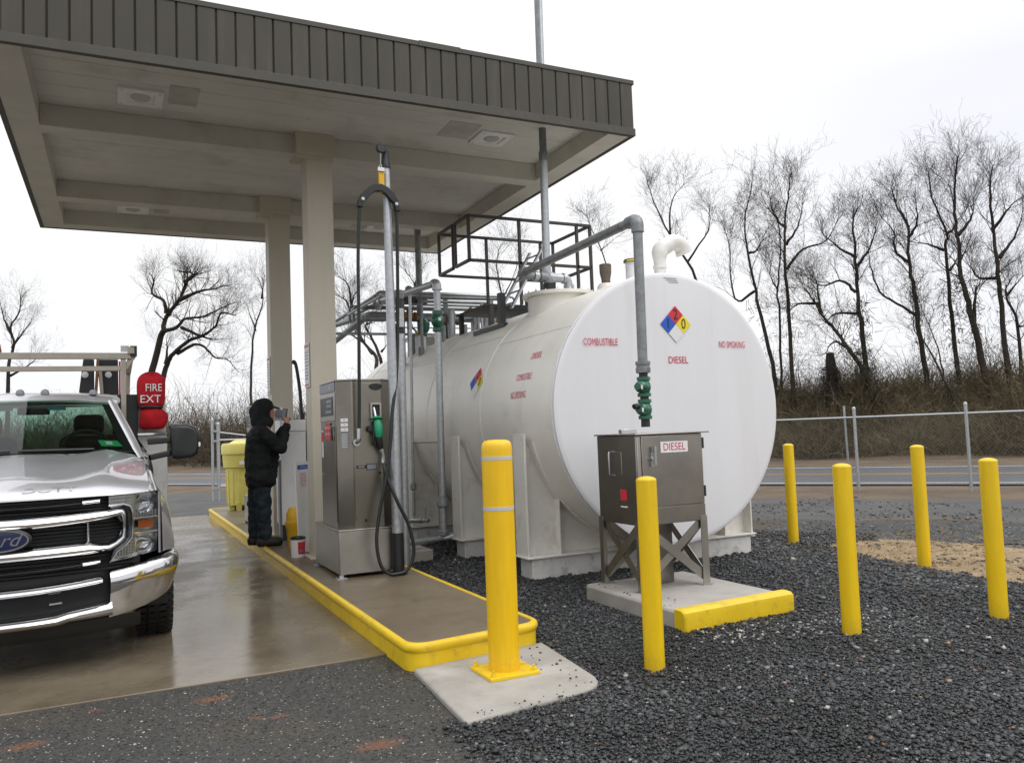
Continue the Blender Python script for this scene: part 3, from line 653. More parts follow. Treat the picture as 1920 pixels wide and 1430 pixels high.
TREES = [
    (36.5, [[(-7.35, 3.52), (-7.71, 5.78), (-7.96, 7.27), (-8.14, 9.0), (-8.23, 10.39), (-7.86, 12.17)], [(-7.96, 7.27), (-8.76, 6.91), (-8.99, 7.85), (-8.97, 9.35), (-9.25, 10.44)], [(-8.14, 9.0), (-7.75, 9.06), (-7.5, 9.71)]]),
    (37.5, [[(-7.28, 3.04), (-7.16, 6.17), (-7.18, 7.31), (-6.95, 9.01), (-7.06, 10.41), (-7.51, 11.3)], [(-7.18, 7.31), (-7.47, 8.04), (-7.38, 8.61)]]),
    (36.2, [[(-6.54, 3.01), (-6.55, 5.97), (-6.53, 8.17), (-6.46, 9.82), (-6.28, 11.02), (-6.11, 12.16)], [(-6.51, 8.0), (-5.79, 8.73), (-4.85, 9.03), (-4.3, 9.81)], [(-6.46, 9.82), (-6.86, 10.33), (-7.07, 11.38)], [(-6.49, 9.05), (-5.94, 9.74), (-5.68, 10.58)]]),
    (36.6, [[(-3.62, 2.96), (-3.73, 5.51), (-3.83, 6.8), (-3.78, 8.4), (-3.81, 9.6), (-3.62, 10.32)], [(-3.87, 6.75), (-4.4, 7.3), (-5.22, 7.18), (-5.91, 7.82)], [(-3.72, 7.86), (-3.24, 8.54), (-2.89, 9.56)], [(-3.79, 8.19), (-4.51, 8.83), (-4.99, 9.34)], [(-3.74, 5.83), (-4.68, 5.92), (-5.1, 5.64)]]),
    (35.6, [[(-3.23, 2.28), (-3.72, 3.54), (-4.24, 4.41), (-4.68, 5.19), (-5.14, 5.86), (-5.36, 6.42), (-5.73, 7.0)], [(-5.26, 6.3), (-6.02, 6.39), (-6.45, 6.11)], [(-5.14, 5.86), (-5.18, 6.83), (-5.3, 7.48)], [(-4.24, 4.41), (-4.71, 4.66), (-5.14, 4.17)]]),
    (37, [[(-1.47, 2.58), (-1.62, 5.13), (-1.72, 6.6), (-1.8, 7.88), (-1.77, 9.25), (-2.12, 10.16), (-2.26, 10.93)], [(-1.8, 7.77), (-2.32, 8.37), (-2.32, 9.12), (-2.8, 9.95)], [(-1.77, 8.82), (-1.4, 9.4), (-1.44, 10.36)], [(-1.64, 5.55), (-2.17, 6.02), (-2.99, 6.75), (-3.27, 7.86), (-3.31, 8.84)]]),
    (37.6, [[(-0.34, 2.48), (-0.4, 5.07), (-0.45, 6.95), (-0.47, 8.43), (-0.39, 8.94), (-0.81, 10.39), (-0.92, 11.59)], [(-0.44, 8.85), (-0.05, 9.31), (-0.14, 10.7)], [(-0.53, 8.23), (-1.02, 8.51), (-1.57, 8.7)], [(-0.35, 7.36), (-0.04, 7.95)]]),
    (36.4, [[(0.63, 2.59), (0.35, 4.88), (0.12, 6.11), (0.01, 7.13), (0.0, 8.14), (-0.07, 9.37), (0.06, 10.67), (0.16, 11.58)], [(0.03, 8.54), (0.48, 9.08), (0.61, 9.76)], [(0.32, 5.08), (0.48, 6.26), (0.67, 6.54)]]),
    (36.8, [[(1.4, 2.65), (1.3, 5.62), (1.27, 7.22), (1.23, 8.84), (1.21, 10.26), (1.4, 11.24)], [(1.22, 6.73), (0.6, 6.86), (0.37, 7.34)], [(1.33, 7.52), (1.89, 8.24), (2.23, 9.08)], [(1.22, 8.64), (1.7, 9.26), (2.07, 9.7)]]),
    (35.8, [[(-0.42, 1.55), (-0.81, 2.85), (-1.3, 4.18), (-1.71, 4.82), (-1.74, 5.94)], [(-0.81, 2.85), (-0.95, 4.15), (-1.32, 5.39), (-1.53, 6.32)]]),
    (38, [[(1.77, 2.27), (1.85, 4.89), (1.54, 6.15), (1.67, 6.75)], [(1.85, 4.89), (2.15, 4.86)], [(1.54, 6.15), (2.15, 6.89)]]),
    (37, [[(-10.41, 7.26), (-11.07, 9.1), (-11.9, 10.49), (-12.53, 12.14), (-12.91, 13.25)], [(-11.9, 10.49), (-11.7, 12.0), (-11.14, 12.8)], [(-11.07, 9.1), (-10.11, 10.47), (-9.94, 11.44)]]),
    (38, [[(-15.29, 7.94), (-15.89, 10.47), (-16.22, 11.62), (-16.55, 12.37)], [(-15.89, 10.47), (-15.14, 10.91)]]),
    (46, [[(-61.71, 7.11), (-61.43, 7.97), (-60.46, 10.86), (-59.8, 11.18), (-59.97, 11.86), (-59.52, 12.69), (-57.83, 13.68), (-57.43, 14.53), (-57.04, 15.09), (-56.4, 15.78), (-57.53, 16.01)], [(-59.52, 12.69), (-59.5, 13.73), (-61.33, 14.64), (-61.45, 15.9), (-61.85, 16.48)], [(-57.83, 13.68), (-56.31, 13.89), (-55.07, 14.17), (-53.62, 14.08), (-51.72, 14.27)], [(-59.8, 11.18), (-58.38, 11.36), (-56.85, 11.9), (-55.11, 11.98), (-52.7, 12.31), (-50.83, 12.76)], [(-57.04, 15.09), (-56.03, 15.56), (-55.04, 15.77)]]),
    (46.5, [[(-60.79, 6.72), (-60.37, 8.44), (-59.05, 9.21), (-57.25, 10.18), (-55.5, 10.45), (-54.26, 11.18), (-53.28, 12.09), (-51.64, 11.76)], [(-60.31, 8.44), (-60.34, 9.84), (-60.21, 10.09)], [(-58.79, 9.19), (-56.75, 9.8), (-55.03, 9.4), (-53.84, 8.46), (-52.42, 8.19), (-51.28, 7.12)], [(-58.24, 11.4), (-55.99, 10.5), (-54.29, 10.01), (-53.09, 9.9)]]),
    (46, [[(-83.36, 7.08), (-82.84, 10.07), (-82.74, 12.07), (-82.6, 13.68), (-81.62, 15.19), (-81.45, 16.79)], [(-82.67, 12.88), (-83.73, 14.6), (-84.46, 16.52)], [(-82.74, 11.67), (-80.93, 12.92), (-79.56, 14.18)], [(-83.01, 8.87), (-80.58, 9.5), (-77.89, 10.49)]]),
    (42, [[(-33.71, 5.64), (-33.88, 6.75), (-34.69, 7.7), (-35.49, 9.33), (-35.6, 10.24), (-35.42, 11.35)], [(-34.01, 6.92), (-34.97, 7.78), (-36.24, 8.45), (-37.13, 8.13)], [(-35.49, 9.33), (-36.17, 10.65), (-37.11, 11.26)], [(-35.61, 10.13), (-36.13, 11.83), (-36.7, 12.41)]]),
    (43, [[(-33.95, 5.7), (-34.05, 6.94), (-34.86, 8.13), (-35.12, 8.95), (-34.75, 9.25), (-34.35, 10.45)], [(-33.97, 7.1), (-33.54, 7.56)]]),
    (43, [[(-31.08, 7.68), (-31.19, 8.24), (-31.44, 8.81), (-31.15, 11.09), (-32.12, 12.48)], [(-31.15, 11.09), (-30.11, 12.44)], [(-31.15, 11.31), (-30.58, 12.22)]]),
    (44, [[(-47.35, 6.61), (-46.71, 9.8), (-46.09, 12.18), (-46.61, 13.87)], [(-46.71, 9.8), (-47.8, 11.96)], [(-46.09, 12.18), (-45.49, 13.73)]]),
    (40, [[(-22.3, 7.16), (-22.75, 9.03), (-23.2, 10.94), (-22.79, 12.12)], [(-22.75, 9.03), (-21.8, 10.75)]]),
]
def grow(rg, p, d, L, r, lev, out, bias):
    n = 4 if lev > 1 else 3; step = L / n
    for i in range(n):
        d = (d + Vector((rg.gauss(0, .15), rg.gauss(0, .15), rg.gauss(0, .13) + bias))).normalized(); q = p + d * step
        r2 = max(r * .80, .0030); out.append((p, q, r, r2)); p, r = q, r2
        if lev > 0:
            for _ in range(1 if lev > 1 or rg.random() < .72 else 0):
                a = rg.uniform(.4, .9); ax = Vector((rg.gauss(0, 1), rg.gauss(0, 1), rg.gauss(0, 1))).normalized(); ax = (ax - d * ax.dot(d)).normalized()
                grow(rg, p, (d * math.cos(a) + ax * math.sin(a)).normalized(), L * rg.uniform(.45, .8), r * .58, lev - 1, out, bias)
def tree(limbs, T, label, seed, r_base, group, fine=1.0, lev=2, mats=('bark', 'twig'), foot=2.2, ivy=0):
    rg = random.Random(seed); ths = []
    l0 = limbs[0]; s0, z0 = l0[0]; root = thing('bare_tree', label, 'tree', st(s0 - .04 * foot, T, z0 - foot), group)
    tm, segs = MB(), []; out = []; depth = 0
    for li, limb in enumerate(limbs):
        pts = [Vector(st(s, T + (.0 if i == 0 else depth + rg.uniform(-.25, .25)), z)) for i, (s, z) in enumerate(limb)]
        if li == 0: pts = [pts[0] + Vector((-.03 * foot, 0, -foot)), pts[0] + Vector((-.01, 0, -foot * .45))] + pts
        pts = smooth_path(pts, 4); n = len(pts)
        pts = [p + Vector((rg.gauss(0, .02), rg.gauss(0, .02), 0)) for p in pts]
        if li == 0: tpts = pts
        rb = r_base if li == 0 else r_base * .5
        rad = [max(rb * (1 - .86 * (i / (n - 1)) ** .8), .014) for i in range(n)]; tm.tube(pts, rad, 7 if li == 0 else 6)
        tot = sum((pts[i + 1] - pts[i]).length for i in range(n - 1))
        for i in range(1, n):
            f = i / (n - 1)
            if f < (.52 if li == 0 else .3): continue
            d = (pts[i] - pts[i - 1]).normalized()
            for _ in range((1 if rg.random() < .75 else 2) if f < .85 else 3):
                a = rg.uniform(.45, 1.15); ax = Vector((rg.gauss(0, 1), rg.gauss(0, 1), rg.gauss(0, .6))).normalized(); ax = (ax - d * ax.dot(d)).normalized()
                dd = (d * math.cos(a) + ax * math.sin(a) + Vector((0, 0, .25))).normalized()
                grow(rg, pts[i], dd, fine * rg.uniform(.55, 1.5) * (1.15 - .4 * f), max(rad[i] * .38, .010), lev, out, .10)
        if li == 0: depth = 0
    tr = tm.build('trunk', M[mats[0]], root, fix=False)
    A = np.array([tuple(a) for a, *_ in out]); B = np.array([tuple(b) for _, b, *_ in out])
    cr_ = segs_mesh('crown', A, B, np.array([x[2] for x in out]), np.array([x[3] for x in out]), M[mats[1]], None, root)
    if ivy:
        q = np.random.default_rng(seed); n = ivy; f = q.random(n) ** 1.3 * .55; idx = (f * (len(tpts) - 1)).astype(int)
        base = np.array([tuple(tpts[i]) for i in idx]) + q.normal(0, 1, (n, 3)) * np.array([.22, .22, .12]); e = base + q.normal(0, .16, (n, 3)) - np.array([0, 0, .08])
        stuff(segs_mesh('vine_stems', base, e, np.full(n, .013), np.full(n, .007), M['vine'], None, root))
    return root
tree(TREES[0][1], TREES[0][0], 'bare tree with a forked trunk just right of the white tank face', 40, 0.138, 'bare trees across the road', 1.05, 3, foot=1.6, ivy=250)
tree(TREES[1][1], TREES[1][0], 'slim straight bare tree beside the forked one on the bank', 41, 0.089, 'bare trees across the road', 1.05, 3, foot=1.6, ivy=0)
tree(TREES[2][1], TREES[2][0], 'straight dark bare tree with one long limb reaching right', 42, 0.138, 'bare trees across the road', 1.05, 3, foot=1.6, ivy=350)
tree(TREES[3][1], TREES[3][0], 'ivy thickened bare tree standing right of the broken stump', 43, 0.162, 'bare trees across the road', 1.05, 3, foot=1.6, ivy=1100)
tree(TREES[4][1], TREES[4][0], 'crooked bare tree leaning far left over the bank', 44, 0.154, 'bare trees across the road', 1.05, 3, foot=1.6, ivy=800)
tree(TREES[5][1], TREES[5][0], 'tall bare tree with a curved side limb on its left', 45, 0.154, 'bare trees across the road', 1.05, 3, foot=1.6, ivy=450)
tree(TREES[6][1], TREES[6][0], 'tall bare tree with twisting upper trunk, left of the leaning pair', 46, 0.138, 'bare trees across the road', 1.05, 3, foot=1.6, ivy=700)
tree(TREES[7][1], TREES[7][0], 'tallest bare tree curving up to the left above the right fence post', 47, 0.179, 'bare trees across the road', 1.05, 3, foot=1.6, ivy=650)
tree(TREES[8][1], TREES[8][0], 'straight bare tree with spreading crown near the right edge', 48, 0.162, 'bare trees across the road', 1.05, 3, foot=1.6, ivy=250)
tree(TREES[9][1], TREES[9][0], 'slender bare tree leaning left low on the bank', 49, 0.081, 'bare trees across the road', 1.05, 3, foot=1.6, ivy=300)
tree(TREES[10][1], TREES[10][0], 'short bare tree at the far right edge of the bank', 50, 0.138, 'bare trees across the road', 1.05, 3, foot=1.6)
tree(TREES[11][1], TREES[11][0], 'bare tree rising behind the white gooseneck vent', 51, 0.114, 'bare trees across the road', 1.05, 3, foot=3.6)
tree(TREES[12][1], TREES[12][0], 'small bare tree behind the railing above the tank', 52, 0.073, 'bare trees across the road', 1.05, 3, foot=3.6)
tree(TREES[13][1], TREES[13][0], 'leafless broken limbed tree leaning right behind the red bag', 53, 0.393, 'bare trees across the road', 1.7, 3, foot=6.6)
tree(TREES[14][1], TREES[14][0], 'low spreading bare tree with drooping limbs beside the leaning one', 54, 0.319, 'bare trees across the road', 1.7, 3, foot=6.6)
tree(TREES[15][1], TREES[15][0], 'bare rounded tree behind the ladder rack at the left edge', 55, 0.281, 'bare trees across the road', 1.7, 3, foot=6.6)
tree(TREES[16][1], TREES[16][0], 'bare tree leaning left seen between the column and the hose pole', 56, 0.206, 'bare trees across the road', 1.5, 3, foot=5.5)
tree(TREES[17][1], TREES[17][0], 'bare tree with a crooked trunk just left of the hose pole', 57, 0.187, 'bare trees across the road', 1.5, 3, foot=5.5)
tree(TREES[18][1], TREES[18][0], 'bare tree with forked top behind the pipe rack', 58, 0.140, 'bare trees across the road', 1.5, 3, foot=5.5)
tree(TREES[19][1], TREES[19][0], 'bare tree between the two canopy columns', 59, 0.149, 'bare trees across the road', 1.5, 3, foot=6.6)
tree(TREES[20][1], TREES[20][0], 'thin bare tree behind the platform railing', 60, 0.113, 'bare trees across the road', 1.5, 3, foot=5.5)

# ------------------------------------------------------------------ chain link fence by the road
fen = thing('chain_link_fence', 'galvanised chain link fence with a top rail running along the road', 'fence', st(-12, 18.6, -.06))
for k in range(-6, 6):
    s = -2.15 + 2.07 * k; a = st(s, 18.6, -.06); b = st(s, 18.6, 1.66)
    mb = MB().tube([a, b], .032, 10); mb.lathe([(.036, 0), (.036, .03), (.02, .05), (.004, .055)], b, n=10); mb.build('post', M['galv'], fen)
a, b = st(-2.33, 18.72, -.06), st(-2.36, 18.72, 1.74); MB().tube([a, b], .022, 8).build('brace_post', M['galv'], fen)
MB().tube([st(-14.6, 18.6, 1.49), st(8.3, 18.6, 1.49)], .02, 8).build('top_rail', M['galv'], fen)
A, B = [], []
for s in np.arange(-14.6, 8.3, .075):
    for sg in (-1, 1):
        e = s + sg * 1.45
        if -14.6 <= e <= 8.3: A.append(st(s, 18.635 + .004 * sg, .02)); B.append(st(e, 18.635 + .004 * sg, 1.47))
stuff(segs_mesh('wire_mesh', A, B, np.full(len(A), .0011), np.full(len(A), .0011), M['pipe'], None, fen))
gf = thing('gate_fence', 'galvanised double gate posts with a short rail beyond the yellow drum', 'fence', (2.18, 22, -.03))
for x, h, r in ((2.16, 2.02, .035), (2.30, 1.9, .045)):
    mb = MB().cyl((x, 22, -.03), (x, 22, h), r, 12); mb.lathe([(r * 1.1, 0), (r * 1.1, .04), (r * .5, .07), (.004, .075)], (x, 22, h), n=12); mb.build('post', M['galv'], gf)
for z, z2 in ((1.72, 1.56), (1.52, 1.52), (.35, .35)): MB().tube([(2.3, 22, z), (3.4, 22.4, z2)], .022, 8).build('rail', M['galv'], gf)
for z in (1.75, 1.5, .3): MB().bar((2.14, 21.97, z), (2.33, 21.97, z), .05, .05).build('hinge', M['galv'], gf)

# broken trunk on the bank
sp = st(-4.95, 36.0, 2.0); stp = thing('tree_stump', 'tall broken tree stump wrapped in ivy on the bank', 'tree stump', sp)
rg = random.Random(3)
pts = [Vector(sp) + Vector((rg.gauss(0, .03), rg.gauss(0, .03), z)) for z in np.linspace(-.4, 2.25, 9)]
MB().tube(pts, [.30, .27, .24, .22, .22, .21, .21, .20, .15], 9).build('trunk', M['bark'], stp)
n = 900; rn = np.random.default_rng(5); th = rn.uniform(0, 6.28, n); z = rn.uniform(-.3, 1.7, n); rr0 = rn.uniform(.2, .48, n) * (1.15 - .25 * z)
A = np.stack([sp[0] + rr0 * np.cos(th), sp[1] + rr0 * np.sin(th), sp[2] + z], 1); B = A + rn.normal(0, .16, (n, 3)) - np.array([0, 0, .12])
stuff(segs_mesh('ivy_stems', A, B, np.full(n, .012), np.full(n, .006), M['twig'], None, stp))

# ------------------------------------------------------------------ canopy
CX0, CX1, CY0, CY1, ZB, ZS, ZT = -.98, 5.15, 7.30, 13.40, 4.655, 4.87, 5.285
can = thing('fuel_canopy', 'brown paneled flat roofed fuel canopy on two cream columns', 'canopy', (2.07, 10.3, 0))
NP = 38; pw = (CX1 - CX0) / NP; pd = (CY1 - CY0) / NP
def fpanel(w):
    mb = MB(); g = .011
    mb.add([(-w / 2 + .001, 0, ZB + .08), (-w / 2 + g, -.014, ZB + .08), (w / 2 - g, -.014, ZB + .08), (w / 2 - .001, 0, ZB + .08),
            (-w / 2 + .001, 0, ZT - .045), (-w / 2 + g, -.014, ZT - .045), (w / 2 - g, -.014, ZT - .045), (w / 2 - .001, 0, ZT - .045)],
           [(0, 1, 5, 4), (1, 2, 6, 5), (2, 3, 7, 6), (4, 5, 6, 7), (0, 3, 2, 1)])
    return mb
fp0 = fpanel(pw).build('fascia_panel', M['fascia'], None, ang=20)
fp0.parent = can
def place_panel(x, y, rz):
    global fp0
    o = fp0.copy() if place_panel.k else fp0
    if place_panel.k: COL.objects.link(o)
    place_panel.k += 1; o.location = (x - 2.07, y - 10.3, random.gauss(0, .0006)); o.rotation_euler = (0, 0, rz)
place_panel.k = 0
for i in range(NP): place_panel(CX0 + pw * (i + .5), CY0, 0)
for i in range(NP): place_panel(CX1, CY0 + pd * (i + .5), R(90))
for i in range(NP): place_panel(CX0, CY0 + pd * (i + .5), R(-90))
for i in range(NP): place_panel(CX0 + pw * (i + .5), CY1, R(180))
# backing behind the panel joints, cap flashing and bottom lip on all four sides
def ringbox(name, o, i, z0, z1, mat, bev=.004):
    mb = MB()
    A = [(CX0 - o, CY0 - o), (CX1 + o, CY0 - o), (CX1 + o, CY1 + o), (CX0 - o, CY1 + o)]; j = .034 if i > .2 else i; B = [(CX0 + i, CY0 + j), (CX1 - i, CY0 + j), (CX1 - i, CY1 - i), (CX0 + i, CY1 - i)]
    rows = [[(x, y, z) for x, y in P] for P, z in ((A, z0), (A, z1), (B, z1), (B, z0), (A, z0))]
    mb.grid(rows, True); return mb.build(name, mat, can, bev=bev)
ringbox('fascia_backing', -.001, .05, ZB + .07, ZT - .02, M['joint'], 0)
ringbox('cap_flashing', .022, .07, ZT - .05, ZT, M['trim'])
ringbox('bottom_lip', .018, .035, ZB, ZB + .085, M['trim'])
ringbox('perimeter_channel', -.036, .30, ZB + .006, ZS - .002, M['beam'], 0)
mb = MB().box(CX0 + .06, CX1 - .06, CY0 + .06, CY1 - .06, ZT - .09, ZT - .055); mb.build('roof_deck', M['galv'], can)
mb = MB().box(2.66, 3.1, CY0 - .026, CY0 - .0225, ZT - .05, ZT + .004); mb.build('flashing_splice', M['trim'], can)
# soffit pans running across, separated by fine seams
ys = np.linspace(CY0 + .05, CY1 - .05, 21)
for a, b in zip(ys[:-1], ys[1:]):
    MB().add([(CX0 + .05, a + .003, ZS + .006), (CX0 + .05, a + .010, ZS), (CX0 + .05, b - .010, ZS), (CX0 + .05, b - .003, ZS + .006),
              (CX1 - .05, a + .003, ZS + .006), (CX1 - .05, a + .010, ZS), (CX1 - .05, b - .010, ZS), (CX1 - .05, b - .003, ZS + .006)],
             [(0, 1, 5, 4), (1, 2, 6, 5), (2, 3, 7, 6)]).build('soffit_panel', M['soffit'], can, fix=False)
MB().box(CX0 + .05, CX1 - .05, CY0 + .05, CY1 - .05, ZS + .02, ZS + .03).build('soffit_backing', M['joint'], can)
for y0, y1 in ((9.06, 9.28), (11.62, 11.84)):
    MB().box(CX0 + .301, CX1 - .301, y0, y1, ZB - .012, ZS - .001).build('beam', M['beam'], can, bev=.006)
for y in (9.0, 11.56):
    c = MB().box(1.915, 2.205, y, y + .29, .158, ZB - .02).build('column', M['cream'], can, bev=.008)
    MB().box(1.80, 2.22, y - .05, y + .36, ZB - .03, ZS - .001).build('column_cap', M['cream'], c, bev=.004)
    MB().box(1.80, 2.22, y - .012, y + .0, ZB - .075, ZB - .03).build('cap_bracket', M['cream'], c)
    MB().box(1.86, 2.26, y - .055, y + .345, .157, .172).build('base_plate', M['cream'], c)
# square marks left by the former fixtures
for x0, x1, y0, y1 in ((.47, .74, 8.18, 8.64), (3.30, 3.68, 8.08, 8.55), (.49, .70, 12.5, 12.9), (3.42, 3.66, 12.5, 12.9)):
    MB().box(x0, x1, y0, y1, ZS - .004, ZS + .001).build('cover_plate', M['plate'], can)

def cnlight(x, y, label):
    t = thing('canopy_light', label, 'light', (x, y, ZS), 'canopy soffit lights')
    h = .205
    mb = MB()
    for (r0_, z0), (r1_, z1) in (((h, 0), (h, -.022)), ((h, -.022), (h - .012, -.03)), ((h - .012, -.03), (h - .075, -.03)), ((h - .075, -.03), (h - .085, -.012))):
        mb.grid([[(x + a * r, y + b * r, ZS + z) for a, b in ((-1, -1), (1, -1), (1, 1), (-1, 1))] for r, z in ((r0_, z0), (r1_, z1))], True)
    mb.build('frame', M['fixture'], t)
    for a in (-1, 1):
        for b in (-1, 1): MB().cyl((x + a * .168, y + b * .168, ZS - .03), (x + a * .168, y + b * .168, ZS - .034), .008, 8).build('screw', M['plate'], t)
    MB().box(x - .12, x + .12, y - .12, y + .12, ZS - .013, ZS - .011).build('lens_tray', M['fixture'], t)
    mb = MB(); mb.lathe([(.095, 0), (.088, -.010), (.06, -.017), (.0, -.02)], (x, y, ZS - .0135), n=24, cap=False)
    mb.build('diffuser', M['tape'], t)
    return t
cnlight(.22, 8.56, 'square white soffit light nearest the camera, above the truck')
cnlight(3.93, 8.40, 'square white soffit light over the near end of the tank')
cnlight(.215, 12.76, 'square white soffit light at the far left of the canopy')
cnlight(3.86, 12.70, 'square white soffit light at the far end behind the hose pole')

# ------------------------------------------------------------------ bollards
def bollard(x, y, h, r, label, lean=(0, 0)):
    t = thing('bollard', label, 'bollard', (x, y, -.03), 'slim yellow pipe bollards in the gravel')
    MB().tube([(x, y, -.2), (x + lean[0], y + lean[1], h - .03)], r, 28, False).build('post', M['yellow'], t)
    MB().lathe([(r * 1.004, 0), (r * 1.0, .006), (r * .92, .014), (r * .65, .022), (r * .3, .027), (0, .028)], (x + lean[0], y + lean[1], h - .031), n=28, cap=False).build('dome_cap', M['yellow'], t)
bollard(2.89, 4.135, 1.155, .062, 'yellow bollard standing in front of the small steel diesel cabinet')
bollard(4.475, 4.08, 1.155, .062, 'yellow bollard in the dark gravel just right of the yellow nosed pad')
bollard(5.66, 3.83, 1.14, .062, 'yellow bollard closest to the right edge of the photo')
bollard(7.09, 5.52, 1.18, .062, 'yellow bollard rooted in the tan dead grass strip')
bollard(7.30, 7.45, 1.19, .062, 'yellow bollard just right of the big tank face, smallest of all')
bx, by = 2.065, 4.50
bb = thing('large_bollard', 'thick yellow bollard with two grey reflective bands on a bolted base plate', 'bollard', (bx, by, .026))
MB().tube([(bx, by, .04), (bx, by, 1.33)], .086, 40).build('post', M['yellow'], bb)
MB().lathe([(.093, .046), (.0935, .80), (.094, 1.30), (.094, 1.345), (.092, 1.37), (.086, 1.388), (.074, 1.400), (.05, 1.406), (.0, 1.408)], (bx, by, 0), n=48, cap=False).build('sleeve', M['sleeve'], bb)
for z in (.985, 1.285): MB().lathe([(.0942, 0), (.0952, .001), (.0952, .022), (.0942, .023)], (bx, by, z), n=48, cap=False).build('reflective_band', M['tape'], bb)
MB().box(bx - .155, bx + .165, by - .15, by + .16, .026, .046).build('base_plate', M['kerb'], bb, bev=.003)
for a in (-1, 1):
    for b in (-1, 1):
        MB().lathe([(.016, 0), (.016, .016), (.009, .017), (.009, .034), (.0, .035)], (bx + .005 + a * .132, by + .005 + b * .128, .046), n=6, cap=False).build('bolt', M['kerb'], bb)

# ------------------------------------------------------------------ fuel dispensers
def dispenser(label):
    D = thing('fuel_dispenser', label, 'fuel dispenser', (2.11, 8.04, .157), 'stainless fuel dispensers on the island')
    # base cabinet on feet
    MB().box(1.832, 2.392, 7.545, 8.56, .19, .585).build('base_cabinet', M['steel2'], D, bev=.006)
    MB().box(1.826, 2.398, 7.539, 8.566, .586, .600).build('base_rim', M['steel2'], D, bev=.003)
    for x, y in ((1.85, 7.57), (1.85, 8.53), (2.37, 8.53), (2.375, 7.57)):
        MB().box(x - .045, x + .045, y - .045, y + .045, .157, .166).box(x - .018, x + .018, y - .018, y + .018, .166, .19).build('foot', M['galv'], D)
    pl = [(1.856, 7.66), (1.985, 7.555), (2.275, 7.555), (2.372, 7.635), (2.372, 8.30), (1.856, 8.30)]
    MB().prism(pl, .6, 1.99).build('body', M['steel'], D, bev=.005, ang=25)
    MB().prism([(1.848, 7.655), (1.982, 7.547), (2.278, 7.547), (2.38, 7.63), (2.38, 8.308), (1.848, 8.308)], 1.991, 2.006).build('top_cover', M['steel2'], D, bev=.003)
    # front face details
    fy = 7.555
    f = lambda x, z: face_y(x, fy - .002, z)
    MB().box(1.992, 2.27, fy - .004, fy - .0005, .66, 1.965).build('front_panel', M['steel'], D, bev=.002)
    for z in (.70, 1.93): 
        for x in (2.005, 2.258): MB().ball((x, fy - .005, z), .006, 8, 6).build('screw', M['blacksteel'], D)
    mb = MB(); cx, cz = 2.215, 1.935
    ov = [(cx + .066 * math.cos(a), cz + (.026 if math.sin(a) > 0 else .04) * math.sin(a)) for a in np.linspace(0, 2 * math.pi, 25)[:-1]]
    mb.add([(x, fy - .007, z) for x, z in ov] + [(x, fy + .0, z) for x, z in ov], [tuple(range(24))] + [(i, (i + 1) % 24, 24 + (i + 1) % 24, 24 + i) for i in range(24)]); mb.build('hose_outlet', M['black'], D)
    # nozzle boot
    mb = MB()
    x0, x1, z0, z1 = 2.155, 2.262, 1.60, 1.775
    P0 = [(x0, z0), (x1, z0), (x1, z1), (x0, z1)]; P1 = [(x0 + .018, z0 + .035), (x1 - .018, z0 + .035), (x1 - .018, z1 - .018), (x0 + .018, z1 - .018)]
    mb.grid([[(x, fy - .002, z) for x, z in P0], [(x, fy - .03, z) for x, z in P0], [(x, fy - .03, z) for x, z in P1], [(x, fy - .006, z) for x, z in P1]], True)
    mb.build('nozzle_boot', M['steel2'], D, bev=.002)
    MB().box(x0 + .018, x1 - .018, fy - .008, fy - .005, z0 + .035, z1 - .018).build('boot_recess', M['black'], D)
    # nozzle
    nz = MB().lathe([(.0, .0), (.058, .002), (.06, .012), (.03, .03), (.0, .032)], (2.207, fy - .05, 1.615), (0, .25, 1), n=18, cap=False).tube([(2.207, fy - .055, 1.615), (2.212, fy - .065, 1.57), (2.216, fy - .07, 1.50), (2.214, fy - .068, 1.45)], [.028, .042, .044, .034], 12).build('nozzle', M['greenplastic'], D)
    MB().tube([(2.20, fy - .045, 1.63), (2.196, fy - .03, 1.68), (2.192, fy - .012, 1.73)], [.016, .014, .012], 10).build('spout', M['dullchrome'], nz)
    MB().tube([(2.214, fy - .068, 1.46), (2.222, fy - .068, 1.40), (2.236, fy - .066, 1.33)], [.034, .036, .022], 10).build('grip', M['black'], nz)
    MB().tube([(2.17, fy - .07, 1.52), (2.162, fy - .075, 1.44), (2.185, fy - .075, 1.37)], .009, 8).build('trigger_guard', M['black'], nz)
    MB().lathe([(.0, 0), (.03, .0), (.033, .012), (.03, .024), (.0, .026)], (2.148, fy - .03, 1.53), (0, -1, 0), n=16, cap=False).build('nozzle_lock', M['black'], D)
    MB().tube([(2.236, fy - .066, 1.335), (2.242, fy - .066, 1.31)], .024, 10).tube([(2.242, fy - .066, 1.31), (2.255, fy - .066, 1.275), (2.255, fy - .066, 1.235)], .017, 10).tube([(2.255, fy - .066, 1.24), (2.254, fy - .066, 1.205)], .022, 6).build('swivel', M['dullchrome'], D)
    # hose inlet swivel at left
    MB().cyl((2.005, fy, 1.405), (2.005, fy - .06, 1.405), .033, 16).tube(fillet([(2.005, fy - .05, 1.405), (2.02, fy - .085, 1.42), (2.022, fy - .085, 1.47)], .03), .02, 10).tube([(2.022, fy - .085, 1.44), (2.024, fy - .085, 1.535)], .024, 6).build('hose_inlet', M['dullchrome'], D)
    # rating plates
    rect(face_y(2.06, fy - .0065, 1.175), .095, .028).build('rating_plate', M['ink'], D); rect(face_y(2.155, fy - .0065, 1.172), .10, .06).build('rating_plate', M['ink'], D)
    rect(face_y(2.157, fy - .0085, 1.172), .085, .046).build('plate_face', M['greyink'], D)
    text('plate_print', 'ENG.001', .016, face_y(2.06, fy - .008, 1.175), M['label'], D)
